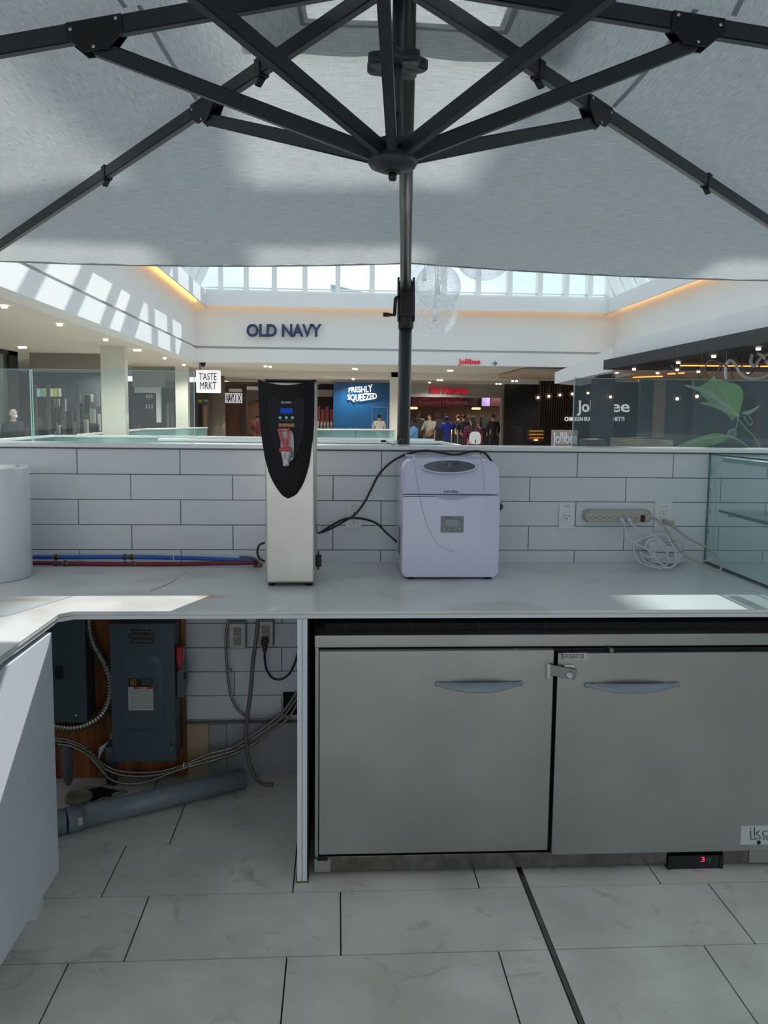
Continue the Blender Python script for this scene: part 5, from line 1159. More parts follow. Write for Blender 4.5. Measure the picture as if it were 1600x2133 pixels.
b = MB(); bxp(b, 1272, 912, 1402, 1050, 15.2, .1); bxp(b, 1215, 915, 1262, 1050, 15.2, .4, 1); b.build('back_panel', [mat('bench_dark', (60, 52, 48), .6), mat('bench_brown', (92, 74, 66), .5)], t)
# curly tube sculpture
TUBE_T = 3.04
for k, pts in enumerate((((1513, 790), (1512, 765), (1519, 751), (1530, 756), (1545, 780), (1570, 788), (1600, 780), (1640, 755)), ((1567, 738), (1564, 755), (1572, 762), (1585, 745), (1600, 738), (1630, 748)), ((1578, 736), (1590, 742), (1604, 760), (1640, 770)), ((1399, 762), (1410, 778), (1428, 790)), ((1461, 790), (1462, 765), (1480, 790), (1500, 760), (1478, 752), (1468, 775), (1485, 800)), ((1530, 745), (1545, 762), (1560, 780), (1600, 745)), ((1500, 795), (1506, 770), (1500, 755), (1520, 770), (1528, 800)))):
    m_ = [mat('pale_tube', (190, 190, 192), .4), mat('bronze_tube', (96, 76, 64), .4)][0 if k < 3 else 1]
    b = MB(); b.tube(cr([G(p[0], p[1], 18.2-.1*k) for p in pts], 8), 0.038 if k < 3 else .018, 8); q_ = G(pts[1][0], pts[1][1], 18.2-.1*k); b.cyl(q_, (q_.x, q_.y, 3.045), .004, seg=6); tag(b.build('curly_tube', m_), ['thick pale looping tube hanging under the black ceiling, lowest and longest', 'pale looping tube at the right edge under the black ceiling', 'short pale tube at the top right corner under the black ceiling', 'thin bronze wire curve left of the hanging loops', 'thin bronze looping wire left of the pale tubes', 'thin bronze wire crossing behind the pale tubes', 'thin bronze wire twisting beside the longest pale tube'][k], 'ceiling decoration')

# ---------------------------------------------------------------- left walkway shopfronts
GREYS = mat('grey_shop_frame', (92, 96, 96), .5)
t = thing('left_shopfront', 'black-framed shop window at the far left behind the glass panel', 'shop', (-9.3, 20, FZ-.06))
XS = -9.2
def yx(px): return abs(XS)*1689/(702-px)
ztp = U(45, 735, 'x', XS).z
b = MB(); b.box(XS-.15, XS, yx(44), yx(62), FZ-.06, ztp); b.box(XS-.15, XS, 8, yx(62), ztp-.12, ztp); b.build('black_frame', BLACK, t)
b = MB(); b.box(XS-1.6, XS-1.5, 6, yx(62), FZ-.06, ztp); b.build('inner_wall', mat('beige_inner', (120, 118, 108), .7, var=.2, vs=.6), t)
b = MB(); b.box(XS-.06, XS-.05, 8, yx(44), FZ-.06, ztp-.12); b.build('shop_glass', glassm('shop_glass', (225, 232, 232), .05), t)
b = MB(); b.box(XS-.2, XS-.02, 8, yx(62), ztp, ZS); b.build('header', CEIL, t)
t = thing('clothes_shop', 'dim shop interior full of dark racks between the black frame and the cream column', 'shop', (-9, 27, FZ-.06))
b = MB(); bxp(b, 62, 772, 215, 930, 30, .2); b.build('inner_wall', mat('dim_blue_grey', (58, 64, 70), .6, var=.5, vs=1.5), t)
b = MB(); bxp(b, 62, 735, 215, 773, 25, .3); b.build('header', mat('header_grey', (140, 136, 128), .6), t)
rr = random.Random(3)
for k in range(30):
    x_ = 70+rr.random()*135; y_ = 815+rr.random()*70; w_ = 3+rr.random()*9; h_ = 10+rr.random()*30
    b = MB(); bxp(b, x_, y_, x_+w_, y_+h_, 28+rr.random()*1.5, .15, bev=.01); b.build('hanging_garment', mat('garment_%d' % k, rr.choice([(40, 42, 48), (60, 62, 66), (30, 32, 36), (130, 132, 130), (176, 178, 174)]), .8), t)
for k, (x_, cc) in enumerate(((74, (214, 218, 210)), (83, (120, 190, 190)), (92, (190, 190, 70)), (101, (220, 220, 210)), (110, (200, 196, 90)), (122, (226, 226, 222)))):
    b = MB(); bxp(b, x_, 809, x_+8, 826, 29.2, .1); b.build('lit_poster', mat('poster_%d' % k, cc, .5, emit=cc, es=.15), t)
for (x_) in (72, 100, 131, 160):
    b = MB(); bxp(b, x_, 800, x_+2, 930, 26.5, .1); b.build('window_post', GREYS, t)
t = thing('black_door_shop', 'shop entrance with white surround and tall black door behind the cream column', 'shop', (G(320, 900, 32).x, 32, FZ-.06))
b = MB(); bxp(b, 276, 765, 368, 806, 31.6, .4, 1); bxp(b, 276, 806, 368, 930, 33, .2, 0); b.build('wall', [mat('dim_shop_wall', (88, 94, 98), .6, var=.3, vs=1.5), mat('shop_header_b', (150, 150, 146), .6)], t)
b = MB(); bxp(b, 280, 805, 334, 818, 31.9, .2); bxp(b, 326, 818, 334, 880, 31.9, .2); b.build('white_surround', WHITE, t)
b = MB(); bxp(b, 295, 818, 326, 930, 31.95, .1); bd = b.build('black_door', mat('black_door', (28, 32, 36), .35), t)
text('lettering', 'eye', WINK, bd, (305, 822), (318, 833), 31.93, .01)
for k in range(3):
    b = MB(); bxp(b, 304+k*6, 842, 305.5+k*6, 851, 31.93, .02); b.build('door_slot', LBLW, bd)
b = MB(); bxp(b, 345, 795, 366, 805, 31.5, .1); bxp(b, 348, 840, 352, 900, 31.8, .1); bxp(b, 356, 835, 362, 905, 31.8, .1); b.build('display_frame', GREYS, t)

# ---------------------------------------------------------------- downlights
DL = emis('downlight_glow', (255, 240, 214), 4)
def dl(px, py, z):
    A = U(px, py, 'z', z); return A
b = MB(); b.lathe((0, 0, -.03), [(.0, .0), (.075, .0), (.075, .006), (0, .006)], 16, 0); b.lathe((0, 0, -.034), [(.07, .004), (.095, .0), (.1, .034), (.07, .034)], 16, 1)
proto = None
first = True
spots = [(9, 636, ZS), (124, 674, ZS), (220, 706, ZS), (42, 722, ZS), (51, 722, ZS), (282, 728, ZS), (290, 728, ZS), (199, 754, ZS), (343, 745, ZS), (383, 759, ZS), (553, 762, ZS), (563, 763, ZS), (737, 767, ZS), (742, 768, ZS), (935, 771, ZS), (941, 771, ZS), (1106, 773, ZS), (1114, 773, ZS),
         (736, 789, ZLO), (913, 791, ZLO), (920, 791, ZLO), (895, 796, ZLO), (1035, 799, ZLO), (1042, 799, ZLO), (1068, 793, ZLO), (1076, 793, ZLO), (474, 795, ZLO),
         (1140, 799, 3.02), (1178, 792, 3.02), (1226, 784, 3.02), (1285, 775, 3.02), (1321, 768, 3.02), (1370, 776, 3.02), (1411, 769, 3.02), (1413, 754, 3.02), (1487, 741, 3.02), (1580, 725, 3.02), (1455, 773, 3.02), (1557, 777, 3.02)]
bq = MB(); bq.lathe((0, 0, -.045), [(.0, 0), (.045, 0), (.05, .004), (.055, .045), (0, .045)], 20)
pd = bq.build('downlight', DL, loc=(0, 0, 0))
zone = {ZS: ('walkway', 'white walkway ceiling'), ZLO: ('low', 'lower ceiling before the far shops'), 3.02: ('east', 'restaurant ceiling at the right')}
ORD = ['first', 'second', 'third', 'fourth', 'fifth', 'sixth', 'seventh', 'eighth', 'ninth', 'tenth', 'eleventh', 'twelfth', 'thirteenth', 'fourteenth', 'fifteenth', 'sixteenth', 'seventeenth', 'eighteenth', 'nineteenth']
spots.sort(key=lambda q: q[0]); cnt = {}
for i, (x_, y_, z_) in enumerate(spots):
    A = U(x_, y_, 'z', z_); o = pd if i == 0 else pd.copy()
    if i: COL.objects.link(o)
    o.location = A; ROOT[o.name] = A
    k_ = cnt[z_] = cnt.get(z_, -1)+1
    tag(o, '%s round recessed downlight from the left in the %s' % (ORD[k_], zone[z_][1]), 'ceiling light', 'downlights in the '+zone[z_][1])
def spotl(x, y, z, e):
    l = bpy.data.lights.new('downlight_beam', 'SPOT'); l.energy = e; l.spot_size = math.radians(150); l.spot_blend = .6; l.shadow_soft_size = .12; l.color = (1, .93, .84)
    o = bpy.data.objects.new('downlight_beam', l); COL.objects.link(o); o.location = (x, y, z)
for (x_, y_) in ((9, 636), (124, 674), (220, 706), (46, 722), (286, 728), (199, 754), (343, 745), (383, 759), (558, 762), (740, 767), (938, 771), (1110, 773)): A = U(x_, y_, 'z', ZS); spotl(A.x, A.y, ZS-.06, 190)
for (x_, y_) in ((736, 789), (916, 791), (1038, 799), (474, 795), (620, 790)): A = U(x_, y_, 'z', ZLO); spotl(A.x, A.y, ZLO-.06, 190)
for (x_, y_) in ((1178, 792), (1411, 769), (1487, 741), (1557, 777)): A = U(x_, y_, 'z', 3.02); spotl(A.x, A.y, 2.95, 90)

# ---------------------------------------------------------------- glass railings
RG = glassm('teal_rail_glass', (214, 236, 233), .34, (170, 208, 208), .7); RW = mat('white_rail', (225, 228, 230), .3, metal=.2)
ZR = FZ+1.07
def railing(pts, label, posts=True):
    P = [U(x, y, 'z', ZR) for x, y in pts]; t = thing('glass_railing', label, 'railing', (P[0].x, P[0].y, FZ-.06))
    b = MB()
    for i in range(len(P)-1): b.bar(P[i]+V((0, 0, -.03)), P[i+1]+V((0, 0, -.03)), .07, .06, bev=.01)
    b.build('handrail', RW, t)
    for i in range(len(P)-1):
        d = P[i+1]-P[i]; L_ = d.length; n_ = max(1, int(L_/1.5)); d.normalize(); h = (ZR-FZ)/2
        for k in range(n_):
            a_ = P[i]+d*(L_*k/n_+.01); c_ = P[i]+d*(L_*(k+1)/n_-.01); b = MB(); b.bar(a_+V((0, 0, -.06-h+.06)), c_+V((0, 0, -.06-h+.06)), .012, 2*h-.06); b.build('glass_pane', RG, t)
    return t
railing([(-60, 918), (111, 905.5), (330, 907), (660, 911), (905, 914)], 'white-topped glass railing running across behind the kiosk, second from the front')
railing([(330, 913), (660, 916.5), (917, 918.5), (986, 932), (1060, 950)], 'white-topped glass railing nearest the kiosk, turning toward it beside the mast')
railing([(162, 904), (303, 892), (432, 889.5)], 'glass railing slanting away on the left walkway')
railing([(655, 893), (822, 893.5)], 'far glass railing in front of the blue shopfront')
# ---------------------------------------------------------------- hanging mesh globes
MESHM = bpy.data.materials.new('wire_mesh_globe'); MESHM.use_nodes = True; t_ = MESHM.node_tree; t_.nodes.clear(); N = t_.nodes.new; L = t_.links.new
oo = N('ShaderNodeOutputMaterial'); tr = N('ShaderNodeBsdfTransparent'); df = N('ShaderNodeBsdfDiffuse'); df.inputs[0].default_value = (.8, .82, .84, 1); tl = N('ShaderNodeBsdfTranslucent'); tl.inputs[0].default_value = (.8, .83, .88, 1)
ms = N('ShaderNodeMixShader'); ms.inputs[0].default_value = .5; L(df.outputs[0], ms.inputs[1]); L(tl.outputs[0], ms.inputs[2])
tc_ = N('ShaderNodeTexCoord'); vo = N('ShaderNodeTexVoronoi'); vo.feature = 'DISTANCE_TO_EDGE'; vo.inputs['Scale'].default_value = 26; L(tc_.outputs['Object'], vo.inputs[0])
nn = N('ShaderNodeTexNoise'); nn.inputs['Scale'].default_value = 5; L(tc_.outputs['Object'], nn.inputs[0])
mr = N('ShaderNodeMapRange'); mr.inputs[1].default_value = .0; mr.inputs[2].default_value = .16; mr.inputs[3].default_value = .9; mr.inputs[4].default_value = .18; L(vo.outputs[0], mr.inputs[0])
mm = N('ShaderNodeMath'); mm.operation = 'MULTIPLY'; L(mr.outputs[0], mm.inputs[0]); L(nn.outputs['Fac'], mm.inputs[1])
lw = N('ShaderNodeLayerWeight'); lw.inputs[0].default_value = .35; ad = N('ShaderNodeMath'); ad.operation = 'MULTIPLY_ADD'; L(lw.outputs['Facing'], ad.inputs[0]); ad.inputs[1].default_value = .45; L(mm.outputs[0], ad.inputs[2]); ad.use_clamp = True
m2 = N('ShaderNodeMixShader'); L(ad.outputs[0], m2.inputs[0]); L(tr.outputs[0], m2.inputs[1]); L(ms.outputs[0], m2.inputs[2]); L(m2.outputs[0], oo.inputs[0])
for k, (x_, y_, r_, Y_) in enumerate(((912, 598, 47, 15), (906, 655, 45, 16.3), (1008, 520, 62, 14.2), (884, 572, 40, 17.6))):
    A = G(x_, y_, Y_); R_ = r_*Y_/1689
    t = thing('hanging_globe', ['large translucent wire globe hanging just right of the mast, upper of the pair', 'translucent wire globe hanging lowest, right of the crank housing', 'large translucent wire globe half hidden by the umbrella edge, rightmost', 'bluish translucent wire globe mostly hidden behind the mast'][k], 'hanging lamp', A)
    b = MB(); b.ball(A, R_, 0, 40); b.build('mesh_shell', MESHM, t)
    b = MB(); b.cyl(A+V((0, 0, -R_*.3)), A+V((0, 0, R_*.3)), .05, .04); b.build('inner_lamp', mat('frosted_lamp_%d' % k, (225, 228, 230), .4), t)
    b = MB(); b.cyl(A+V((0, 0, R_*.3)), V((A.x, A.y, ZT_)), .006, seg=6); b.build('suspension_cable', GALV, t)
# ---------------------------------------------------------------- plant behind the right glass
LF = bpy.data.materials.new('green_leaf'); LF.use_nodes = True; t_ = LF.node_tree; t_.nodes.clear(); N = t_.nodes.new; L = t_.links.new
oo = N('ShaderNodeOutputMaterial'); df = N('ShaderNodeBsdfPrincipled'); tl = N('ShaderNodeBsdfTranslucent'); ms = N('ShaderNodeMixShader'); ms.inputs[0].default_value = .3
df.inputs['Base Color'].default_value = (*lin((112, 146, 104)), 1); df.inputs['Roughness'].default_value = .35; tl.inputs[0].default_value = (*lin((96, 130, 60)), 1)
L(df.outputs[0], ms.inputs[1]); L(tl.outputs[0], ms.inputs[2]); L(ms.outputs[0], oo.inputs[0])
YPL = 3.72
t = thing('potted_plant', 'broad-leaved green plant standing behind the right glass panel', 'plant', (G(1590, 930, YPL).x, YPL, FZ-.06))
LFP = mat('pale_leaf_underside', (166, 182, 152), .5)
def leaf(mid, w, side, Y, curl=.02, pk=1., lm=None):
    """blade along a midrib given as picture directions; w(u) half width, in metres"""
    M_ = cr([G(p[0], p[1], Y+(p[2] if len(p) > 2 else 0)) for p in mid], 6); n_ = len(M_)-1; b = MB(); sd_ = V(side).normalized()
    def f(u, v):
        k = u*n_; i = min(int(k), n_-1); p = M_[i].lerp(M_[i+1], k-i); q = (v*2-1); ww = w*math.sin(math.pi*min(1, max(0, u**pk*.96+.03)))**.75
        return p+sd_*q*ww+V((0, -curl*abs(q)*1.0*math.sin(math.pi*u), -curl*.6*abs(q)))
    b.grid(f, 24, 8); o = b.build('leaf', lm or LF, t)
    b = MB(); b.tube(M_, lambda s_: .003-.002*s_, 6); mv = b.build('midrib', mat('pale_midrib', (196, 210, 180), .5), o); return o
leaf([(1533, 868), (1516, 840), (1498, 808), (1486, 783)], .112, (1, .2, .12), YPL, .03, 1.9)
leaf([(1519, 908), (1490, 911), (1450, 920), (1403, 932, -.05)], .030, (.2, .5, 1), YPL-.06, .01)
leaf([(1541, 866), (1512, 852), (1486, 842), (1459, 838)], .014, (.2, .4, 1), YPL-.05, .006, 1., LFP)
leaf([(1545, 860), (1562, 857), (1584, 844)], .010, (.1, .3, 1), YPL-.05, .004, 1., LFP)
leaf([(1532, 862), (1500, 832), (1466, 812), (1427, 801)], .016, (.3, .4, 1), YPL-.08, .008, 1., LFP)
b = MB()
pot = V((G(1590, 930, YPL).x, YPL, 0))
for pts in (((1534, 868), (1552, 890), (1575, 915), (1586, 940)), ((1519, 908), (1540, 918), (1562, 935), (1580, 960)), ((1550, 868), (1562, 885), (1567, 878), (1556, 862))):
    b.tube(cr([G(p[0], p[1], YPL-.03) for p in pts], 6), .004, 8)
b.tube(cr([G(1586, 940, YPL-.03), G(1590, 1000, YPL), V((pot.x, pot.y, .5))], 5), .006, 8)
b.tube(cr([G(1580, 960, YPL-.03), G(1590, 1020, YPL), V((pot.x, pot.y, .5))], 5), .006, 8)
b.build('stem', mat('green_stem', (120, 150, 100), .5), t)
b = MB(); b.lathe((pot.x, pot.y, FZ-.06), [(.12, 0), (.16, .55), (.17, .6), (.15, .6), (.14, .56), (0, .56)], 28); b.build('pot', mat('grey_pot', (150, 150, 148), .6), t)
p = G(1525, 903, YPL-.08); t2 = thing('glass_bauble', 'small clear glass ball hanging among the plant leaves', 'ornament', p)
b = MB(); b.ball(p, .020, 0, 20); b.build('ball', glassm('bauble_glass', (235, 242, 240), .12, (220, 230, 230), 2.), t2)
b = MB(); b.tube(cr([p+V((0, 0, .02)), G(1532, 893, YPL-.08), G(1536, 880, YPL-.06), G(1538, 868, YPL-.04)], 5), .0012, 6); b.build('thread', WPL, t2)
# ============================================================ people
SKIN = {'light': mat('skin_light', (205, 160, 140), .5), 'dark': mat('skin_dark', (84, 56, 44), .5), 'tan': mat('skin_tan', (170, 122, 98), .5)}
def skinmesh(name, pts, edges, rad, mt, parent, sub=1):
    base = ROOT[parent.name]; me = bpy.data.meshes.new(name); me.from_pydata([V(p)-base for p in pts], edges, []); me.materials.append(mt)
    o = bpy.data.objects.new(name, me); COL.objects.link(o); o.parent = parent; ROOT[o.name] = base
    m = o.modifiers.new('skin', 'SKIN'); m.use_smooth_shade = True
    for i, r in enumerate(rad): me.skin_vertices[0].data[i].radius = (r, r) if not hasattr(r, '__len__') else r
    me.skin_vertices[0].data[0].use_root = True
    s_ = o.modifiers.new('sub', 'SUBSURF'); s_.levels = sub; s_.render_levels = sub; return o
def person(label, x, y, face, h=1.68, skin='tan', top=(60, 60, 60), legs=(40, 42, 48), hair=(30, 26, 24), coat=False, hairlong=False, cap=None, mask=False, seated=None, arms='down', pattern=None, bald=False, foot=None):
    zf = FZ-.06 if foot is None else foot; k = h/1.70; c, s = math.cos(face), math.sin(face)
    # local frame: x right, y = facing direction
    def T(px, py, pz): return V((x+(px*c-py*s)*k, y+(px*s+py*c)*k, zf+pz*k))
    t = thing('person', label, 'person', (x, y, zf)); sk = SKIN[skin]
    P = []; E_ = []; R_ = []
    def add(p, r, fr=None):
        P.append(T(*p)); R_.append((r*k, r*k) if not hasattr(r, '__len__') else (r[0]*k, r[1]*k)); 
        if fr is not None: E_.append((fr, len(P)-1))
        return len(P)-1
    hz = .92; 
    if seated: hz = seated
    pel = add((0, 0, hz), .13); wa = add((0, 0, hz+.18), .12, pel); ch = add((0, .0, hz+.38), .12, wa); ne = add((0, 0, hz+.53), .055, ch); hd0 = add((0, .015, hz+.60), .072, ne); hd1 = add((0, .02, hz+.68), .082, hd0); hd2 = add((0, .01, hz+.745), .06, hd1)
    hand_pts = []
    for sd_ in (-1, 1):
        sh = add((sd_*.15, 0, hz+.43), .045, ch)
        if arms == 'down': el = add((sd_*.25, -.03, hz+.20), .043, sh); wr = add((sd_*.25, .05, hz-.03), .030, el); ha = add((sd_*.25, .07, hz-.10), .032, wr); fd = (0, .02, -1)
        elif arms == 'front': el = add((sd_*.24, .0, hz+.20), .043, sh); wr = add((sd_*.12, .22, hz+.24), .030, el); ha = add((sd_*.08, .29, hz+.26), .032, wr); fd = (-sd_*.3, 1, .1)
        else: el = add((sd_*.25, .10, hz+.22), .043, sh); wr = add((sd_*.16, .30, hz+.18), .030, el); ha = add((sd_*.14, .37, hz+.17), .032, wr); fd = (0, 1, -.3)
        hl = P[ha]; hand_pts.append((sd_, fd))
        base_ = (T(0, 0, 0)); 
        lp = {'down': (sd_*.25, .07, hz-.10), 'front': (sd_*.08, .29, hz+.26)}.get(arms, (sd_*.14, .37, hz+.17))
        for q in range(4):
            o_ = (q-1.5)*.017; L_ = [.055, .068, .064, .05][q]
            f1 = add((lp[0]+(0 if arms == 'down' else o_), lp[1]+(o_ if arms == 'down' else fd[1]*L_*.6), lp[2]+(fd[2]*L_*.8)), .009, ha); add((lp[0]+(0 if arms == 'down' else o_)-sd_*.006, lp[1]+(o_+.008 if arms == 'down' else fd[1]*L_*1.1), lp[2]+fd[2]*L_*1.3-.006), .008, f1)
        th = add((lp[0]-sd_*.028, lp[1]+.024, lp[2]+.0), .010, ha); add((lp[0]-sd_*.034, lp[1]+.045, lp[2]-.012), .008, th)
        hp_ = add((sd_*.10, 0, hz-.06), .085, pel)
        if seated: kn = add((sd_*.11, .40, hz-.05), .058, hp_); an = add((sd_*.11, .42, hz-.44), .036, kn); to = add((sd_*.11, .54, hz-.48), .036, an)
        else: kn = add((sd_*.10, .01, .48), .058, hp_); an = add((sd_*.10, 0, .09), .036, kn); to = add((sd_*.11, .13, .04), .036, an)
    skinmesh('body', P, E_, R_, sk, t)
    # clothing: top with sleeves
    def cloth(name, items, links, mt):
        skinmesh(name, [T(*i[0]) for i in items], links, [(i[1]*k, i[1]*k) if not hasattr(i[1], '__len__') else (i[1][0]*k, i[1][1]*k) for i in items], mt, t)
    tm = mat('cloth_%d_%d_%d' % top, top, .85, var=.12, vs=12) if pattern is None else pattern
    bot = (.50-.92 if coat else -.06)
    el = {'down': lambda sd_: ((sd_*.25, -.03, hz+.20), (sd_*.25, .045, hz-.01)), 'front': lambda sd_: ((sd_*.24, 0, hz+.20), (sd_*.13, .20, hz+.235)), 'reach': lambda sd_: ((sd_*.25, .10, hz+.22), (sd_*.17, .28, hz+.185))}[arms]
    it = [((0, 0, hz+.30), .165), ((0, 0, hz+.12), .150), ((0, 0, hz-.04), .165), ((0, 0, hz+.43), .165), ((0, .0, hz+.535), .098)]; lk_ = [(0, 1), (1, 2), (0, 3), (3, 4)]
    if coat and not seated: it.append(((0, 0, hz-.36), .20)); lk_.append((2, len(it)-1))
    for sd_ in (-1, 1):
        e1_, w1_ = el(sd_); n_ = len(it); it += [((sd_*.185, 0, hz+.43), .095), (e1_, .058), (w1_, .046)]; lk_ += [(3, n_), (n_, n_+1), (n_+1, n_+2)]
    cloth('jacket' if not coat else 'coat', it, lk_, tm)
    lm = mat('legs_%d_%d_%d' % legs, legs, .85); it = [((0, 0, hz-.02), .14)]; lk_ = []
    for sd_ in (-1, 1):
        n_ = len(it)
        if seated: it += [((sd_*.10, .08, hz-.05), .095), ((sd_*.11, .40, hz-.05), .072), ((sd_*.11, .42, hz-.40), .052)]
        else: it += [((sd_*.10, 0, hz-.14), .10), ((sd_*.10, .01, .48), .072), ((sd_*.10, 0, .10), .055)]
        lk_ += [(0, n_), (n_, n_+1), (n_+1, n_+2)]
    cloth('trousers', it, lk_, lm)
    # head details
    hc = (0, .02, hz+.685)
    hm = mat('hair_%d_%d_%d' % hair, hair, .8)
    b = MB(); b.ball((0, 0, 0), (.086*k, .098*k, .098*k), 0, 16)
    for v in list(b.bm.verts):
        v.co.z += .018*k; v.co.y -= .014*k
        if v.co.y > .045*k and v.co.z < .06*k: v.co.y = .03*k; 
        if v.co.z < -.02*k and v.co.y > -.03*k: v.co.z = -.02*k
    for v in b.bm.verts: p = v.co.copy(); v.co = T(*hc)+V((p.x*c-p.y*s, p.x*s+p.y*c, p.z))
    if not bald: b.build('hair', hm, t)
    else: b.bm.free()
    if hairlong:
        cloth('long_hair', [((0, -.055, hz+.70), .07), ((0, -.09, hz+.58), (.08, .05)), ((0, -.13, hz+.42), (.075, .035)), ((0, -.15, hz+.28), (.05, .025))], [(0, 1), (1, 2), (2, 3)], hm)
    b = MB()
    for sd_ in (-1, 1): b.ball(T(sd_*.082, .015, hz+.675), (.012*k, .018*k, .03*k), 0, 8)
    b.ball(T(0, .105, hz+.665), (.012*k, .016*k, .02*k), 0, 8); b.build('ears_and_nose', sk, t)
    b = MB()
    for sd_ in (-1, 1): b.ball(T(sd_*.032, .092, hz+.695), (.011*k, .008*k, .008*k), 0, 8)
    b.ball(T(0, .092, hz+.625), (.022*k, .008*k, .006*k), 0, 8); b.build('eyes_and_mouth', mat('dark_feature', (60, 36, 32), .6), t)
    if mask:
        b = MB(); b.ball(T(0, .075, hz+.638), (.062*k, .05*k, .045*k), 0, 12); b.build('face_mask', mat('pale_mask', (214, 226, 228), .7), t)
    if cap:
        b = MB(); b.ball(T(0, .01, hz+.735), (.097*k, .107*k, .065*k), 0, 14); b.box(0, 0, 0, 0, 0, 0) if False else None
        b.build('cap', mat('cap_%d' % cap[0], cap, .8), t)
    return t, T, hz
def at(px, Y): return G(px, 870, Y).x
PI = math.pi
def hgt(py, px, Y, foot=None): return (G(px, py, Y).z-(FZ-.06))*1.70/1.70/1.0
# heights from the tops of heads
def P_(label, px, pyhead, Y, face, **kw):
    h = (G(px, pyhead, Y).z-(FZ-.06)); return person(label, at(px, Y), Y, face, h=h*1.70/1.72, **kw)
P_('person with white hair, face mask and dark quilted jacket behind the left glass panel', 27, 852, 18.6, -PI*.70, skin='light', top=(34, 38, 44), hair=(205, 200, 192), mask=True, legs=(50, 52, 58))
P_('person in long pale grey coat seen from behind before the blue shopfront', 790, 862, 33, 0, skin='tan', top=(176, 174, 164), coat=True, arms='front', hair=(22, 20, 20))
PLD = bpy.data.materials.new('red_plaid'); PLD.use_nodes = True; t_ = PLD.node_tree; N = t_.nodes.new; L = t_.links.new; pb = t_.nodes['Principled BSDF']; pb.inputs['Roughness'].default_value = .9
tc_ = N('ShaderNodeTexCoord'); sp_ = N('ShaderNodeSeparateXYZ'); L(tc_.outputs['Object'], sp_.inputs[0]); cur = None
for ax in ('X', 'Z'):
    m_ = N('ShaderNodeMath'); m_.operation = 'MULTIPLY'; m_.inputs[1].default_value = 13; L(sp_.outputs[ax], m_.inputs[0]); f_ = N('ShaderNodeMath'); f_.operation = 'FRACT'; L(m_.outputs[0], f_.inputs[0]); g_ = N('ShaderNodeMath'); g_.operation = 'GREATER_THAN'; g_.inputs[1].default_value = .62; L(f_.outputs[0], g_.inputs[0])
    if cur is None: cur = g_.outputs[0]
    else: a_ = N('ShaderNodeMath'); a_.operation = 'MAXIMUM'; L(cur, a_.inputs[0]); L(g_.outputs[0], a_.inputs[1]); cur = a_.outputs[0]
mxx = N('ShaderNodeMixRGB'); mxx.inputs[1].default_value = (*lin((160, 40, 66)), 1); mxx.inputs[2].default_value = (*lin((46, 22, 44)), 1); L(cur, mxx.inputs[0]); L(mxx.outputs[0], pb.inputs['Base Color'])
wt, wT, wz = P_('person with long dark hair and red plaid shirt carrying a small white backpack', 985, 866, 21.5, .25, skin='light', pattern=PLD, coat=True, hair=(52, 38, 34), hairlong=True, legs=(30, 30, 36))
A = G(989, 912, 21.2)
t = thing('backpack', 'small white backpack worn by the person in the red plaid shirt', 'backpack', A-V((0, 0, .16)))
WBP = mat('white_leather', (232, 228, 222), .5)
b = MB(); b.prism([(x, A.y-.10, z) for x, z in rrect(A.x-.145, A.x+.145, A.z-.165, A.z+.165, .05, .12)], (0, .11, 0), 0, bev=.02, sm=True); b.build('bag', WBP, t)
b = MB(); b.prism([(x, A.y-.135, z) for x, z in rrect(A.x-.11, A.x+.11, A.z-.15, A.z-.0, .03, .03)], (0, .035, 0), 0, bev=.01); b.box(A.x-.012, A.x+.012, A.y-.142, A.y-.135, A.z-.13, A.z-.04, 1); b.build('front_pocket', [WBP, BLACK], t)
b = MB(); b.tube(cr([A+V((-.05, 0, .16)), A+V((-.05, .0, .20)), A+V((.05, 0, .20)), A+V((.05, 0, .16))], 5), .008, 8)
b.build('handle', BLACK, t)
b = MB()
for s_ in (-1, 1): b.tube(cr([A+V((s_*.06, 0, .15)), A+V((s_*.10, .09, .32)), A+V((s_*.12, .16, .34))], 5), .012, 8)
b.build('shoulder_strap', BLACK, t)
st_z = .62
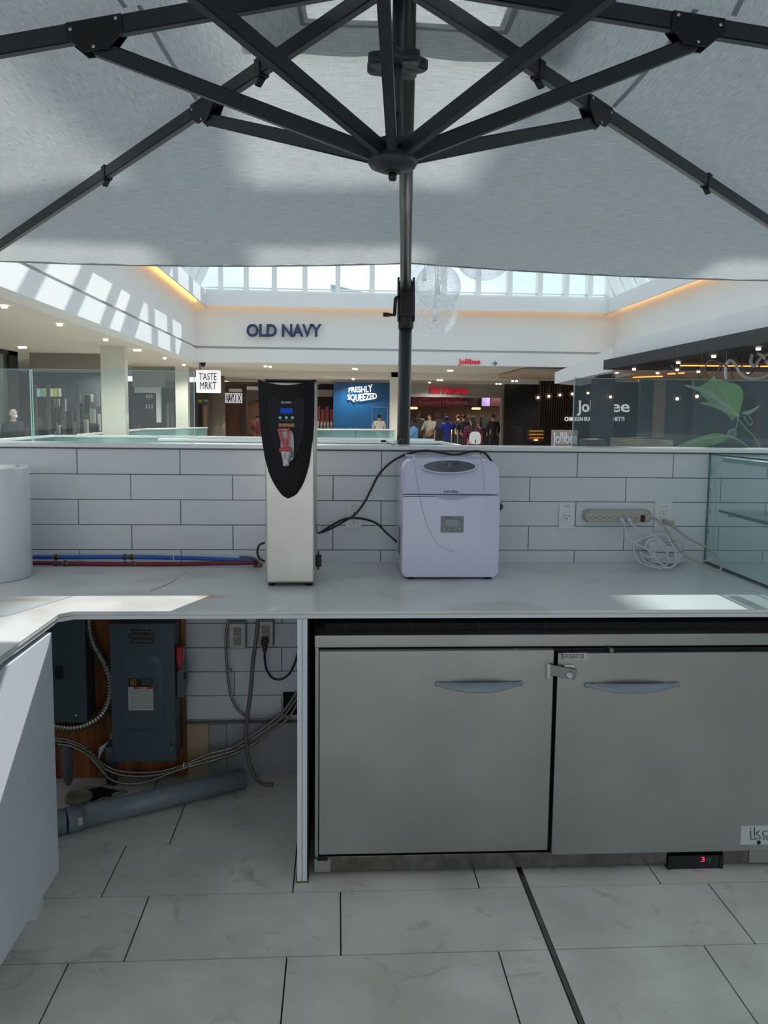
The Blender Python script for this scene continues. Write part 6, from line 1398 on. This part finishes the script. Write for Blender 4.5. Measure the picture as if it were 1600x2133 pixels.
# seated person on a tall chair
sx_, sy_ = at(862, 27), 27
zh = G(862, 871, 27).z; ft = zh-(.79+.62)*1.0
person('person in light blue shirt sitting on a tall chair beside the mast', sx_, sy_, PI*.5, h=1.70, skin='dark', top=(120, 168, 214), seated=.62, arms='reach', hair=(18, 16, 16), foot=ft, legs=(40, 44, 56))
t = thing('tall_chair', 'tall grey woven chair carrying the person in light blue', 'chair', (sx_+.05, sy_, FZ-.06))
CHG = mat('grey_woven_chair', (88, 92, 92), .7, var=.2, vs=30); zs_ = ft+.62-.16
b = MB(); b.box(sx_-.25, sx_+.30, sy_-.26, sy_+.26, zs_-.05, zs_, 0, bev=.02); b.build('seat', CHG, t)
b = MB(); b.prism([(sx_+.28, sy_-.26, zs_), (sx_+.34, sy_-.26, zs_), (sx_+.42, sy_-.26, zs_+.40), (sx_+.37, sy_-.26, zs_+.42)], (0, .52, 0), 0, bev=.01); b.build('backrest', CHG, t)
for i_ in (-.22, .27):
    for j_ in (-.22, .22):
        b = MB(); b.cyl((sx_+i_, sy_+j_, FZ-.06), (sx_+i_*.9, sy_+j_*.9, zs_-.04), .015); b.build('leg', GALV, t)
P_('person in bright blue puffer jacket at the coffee counter, seen from behind', 931, 867, 34.5, 0, skin='dark', top=(22, 48, 150), coat=True, arms='front', legs=(70, 72, 76), cap=(24, 44, 130))
P_('person with red cap and black jacket queueing at the coffee counter', 955, 863, 36, .1, skin='light', top=(26, 28, 34), cap=(180, 34, 40), arms='front')
P_('person in dark navy jacket standing right of the red cap', 966, 863, 35, -.1, skin='tan', top=(22, 24, 40), hair=(20, 18, 18))
P_('person in pale grey top and dark apron looking down at a table', 895, 862, 33, PI*.8, skin='tan', top=(150, 148, 140), arms='reach', hair=(24, 20, 18))
P_('person with dark hair and patterned dark top behind the seated one', 872, 856, 34.5, PI, skin='dark', top=(72, 72, 74), hair=(14, 12, 12))
P_('person in dark red jacket partly hidden by the water dispenser', 536, 861, 31, .3, skin='dark', top=(70, 18, 22), hair=(16, 14, 14), arms='front')
P_('person in black clothes and backpack at the right of the coffee shop', 1028, 862, 35.5, 0, skin='tan', top=(24, 24, 28), coat=True)
b = MB()
for x_ in (906, 954, 941): 
    A = G(x_, 895, 30 if x_ != 941 else 31.2); b = MB(); b.cyl((A.x, A.y, FZ-.06), (A.x, A.y, A.z), .03); b.lathe((A.x, A.y, FZ-.06), [(.15, 0), (.15, .02), (.03, .04), (0, .04)], 16); tag(b.build('queue_post', GALV), 'slim steel queue post %s' % {906: 'beside the apron worker', 954: 'left of the plaid shirt', 941: 'in front of the blue jacket'}[x_], 'post')
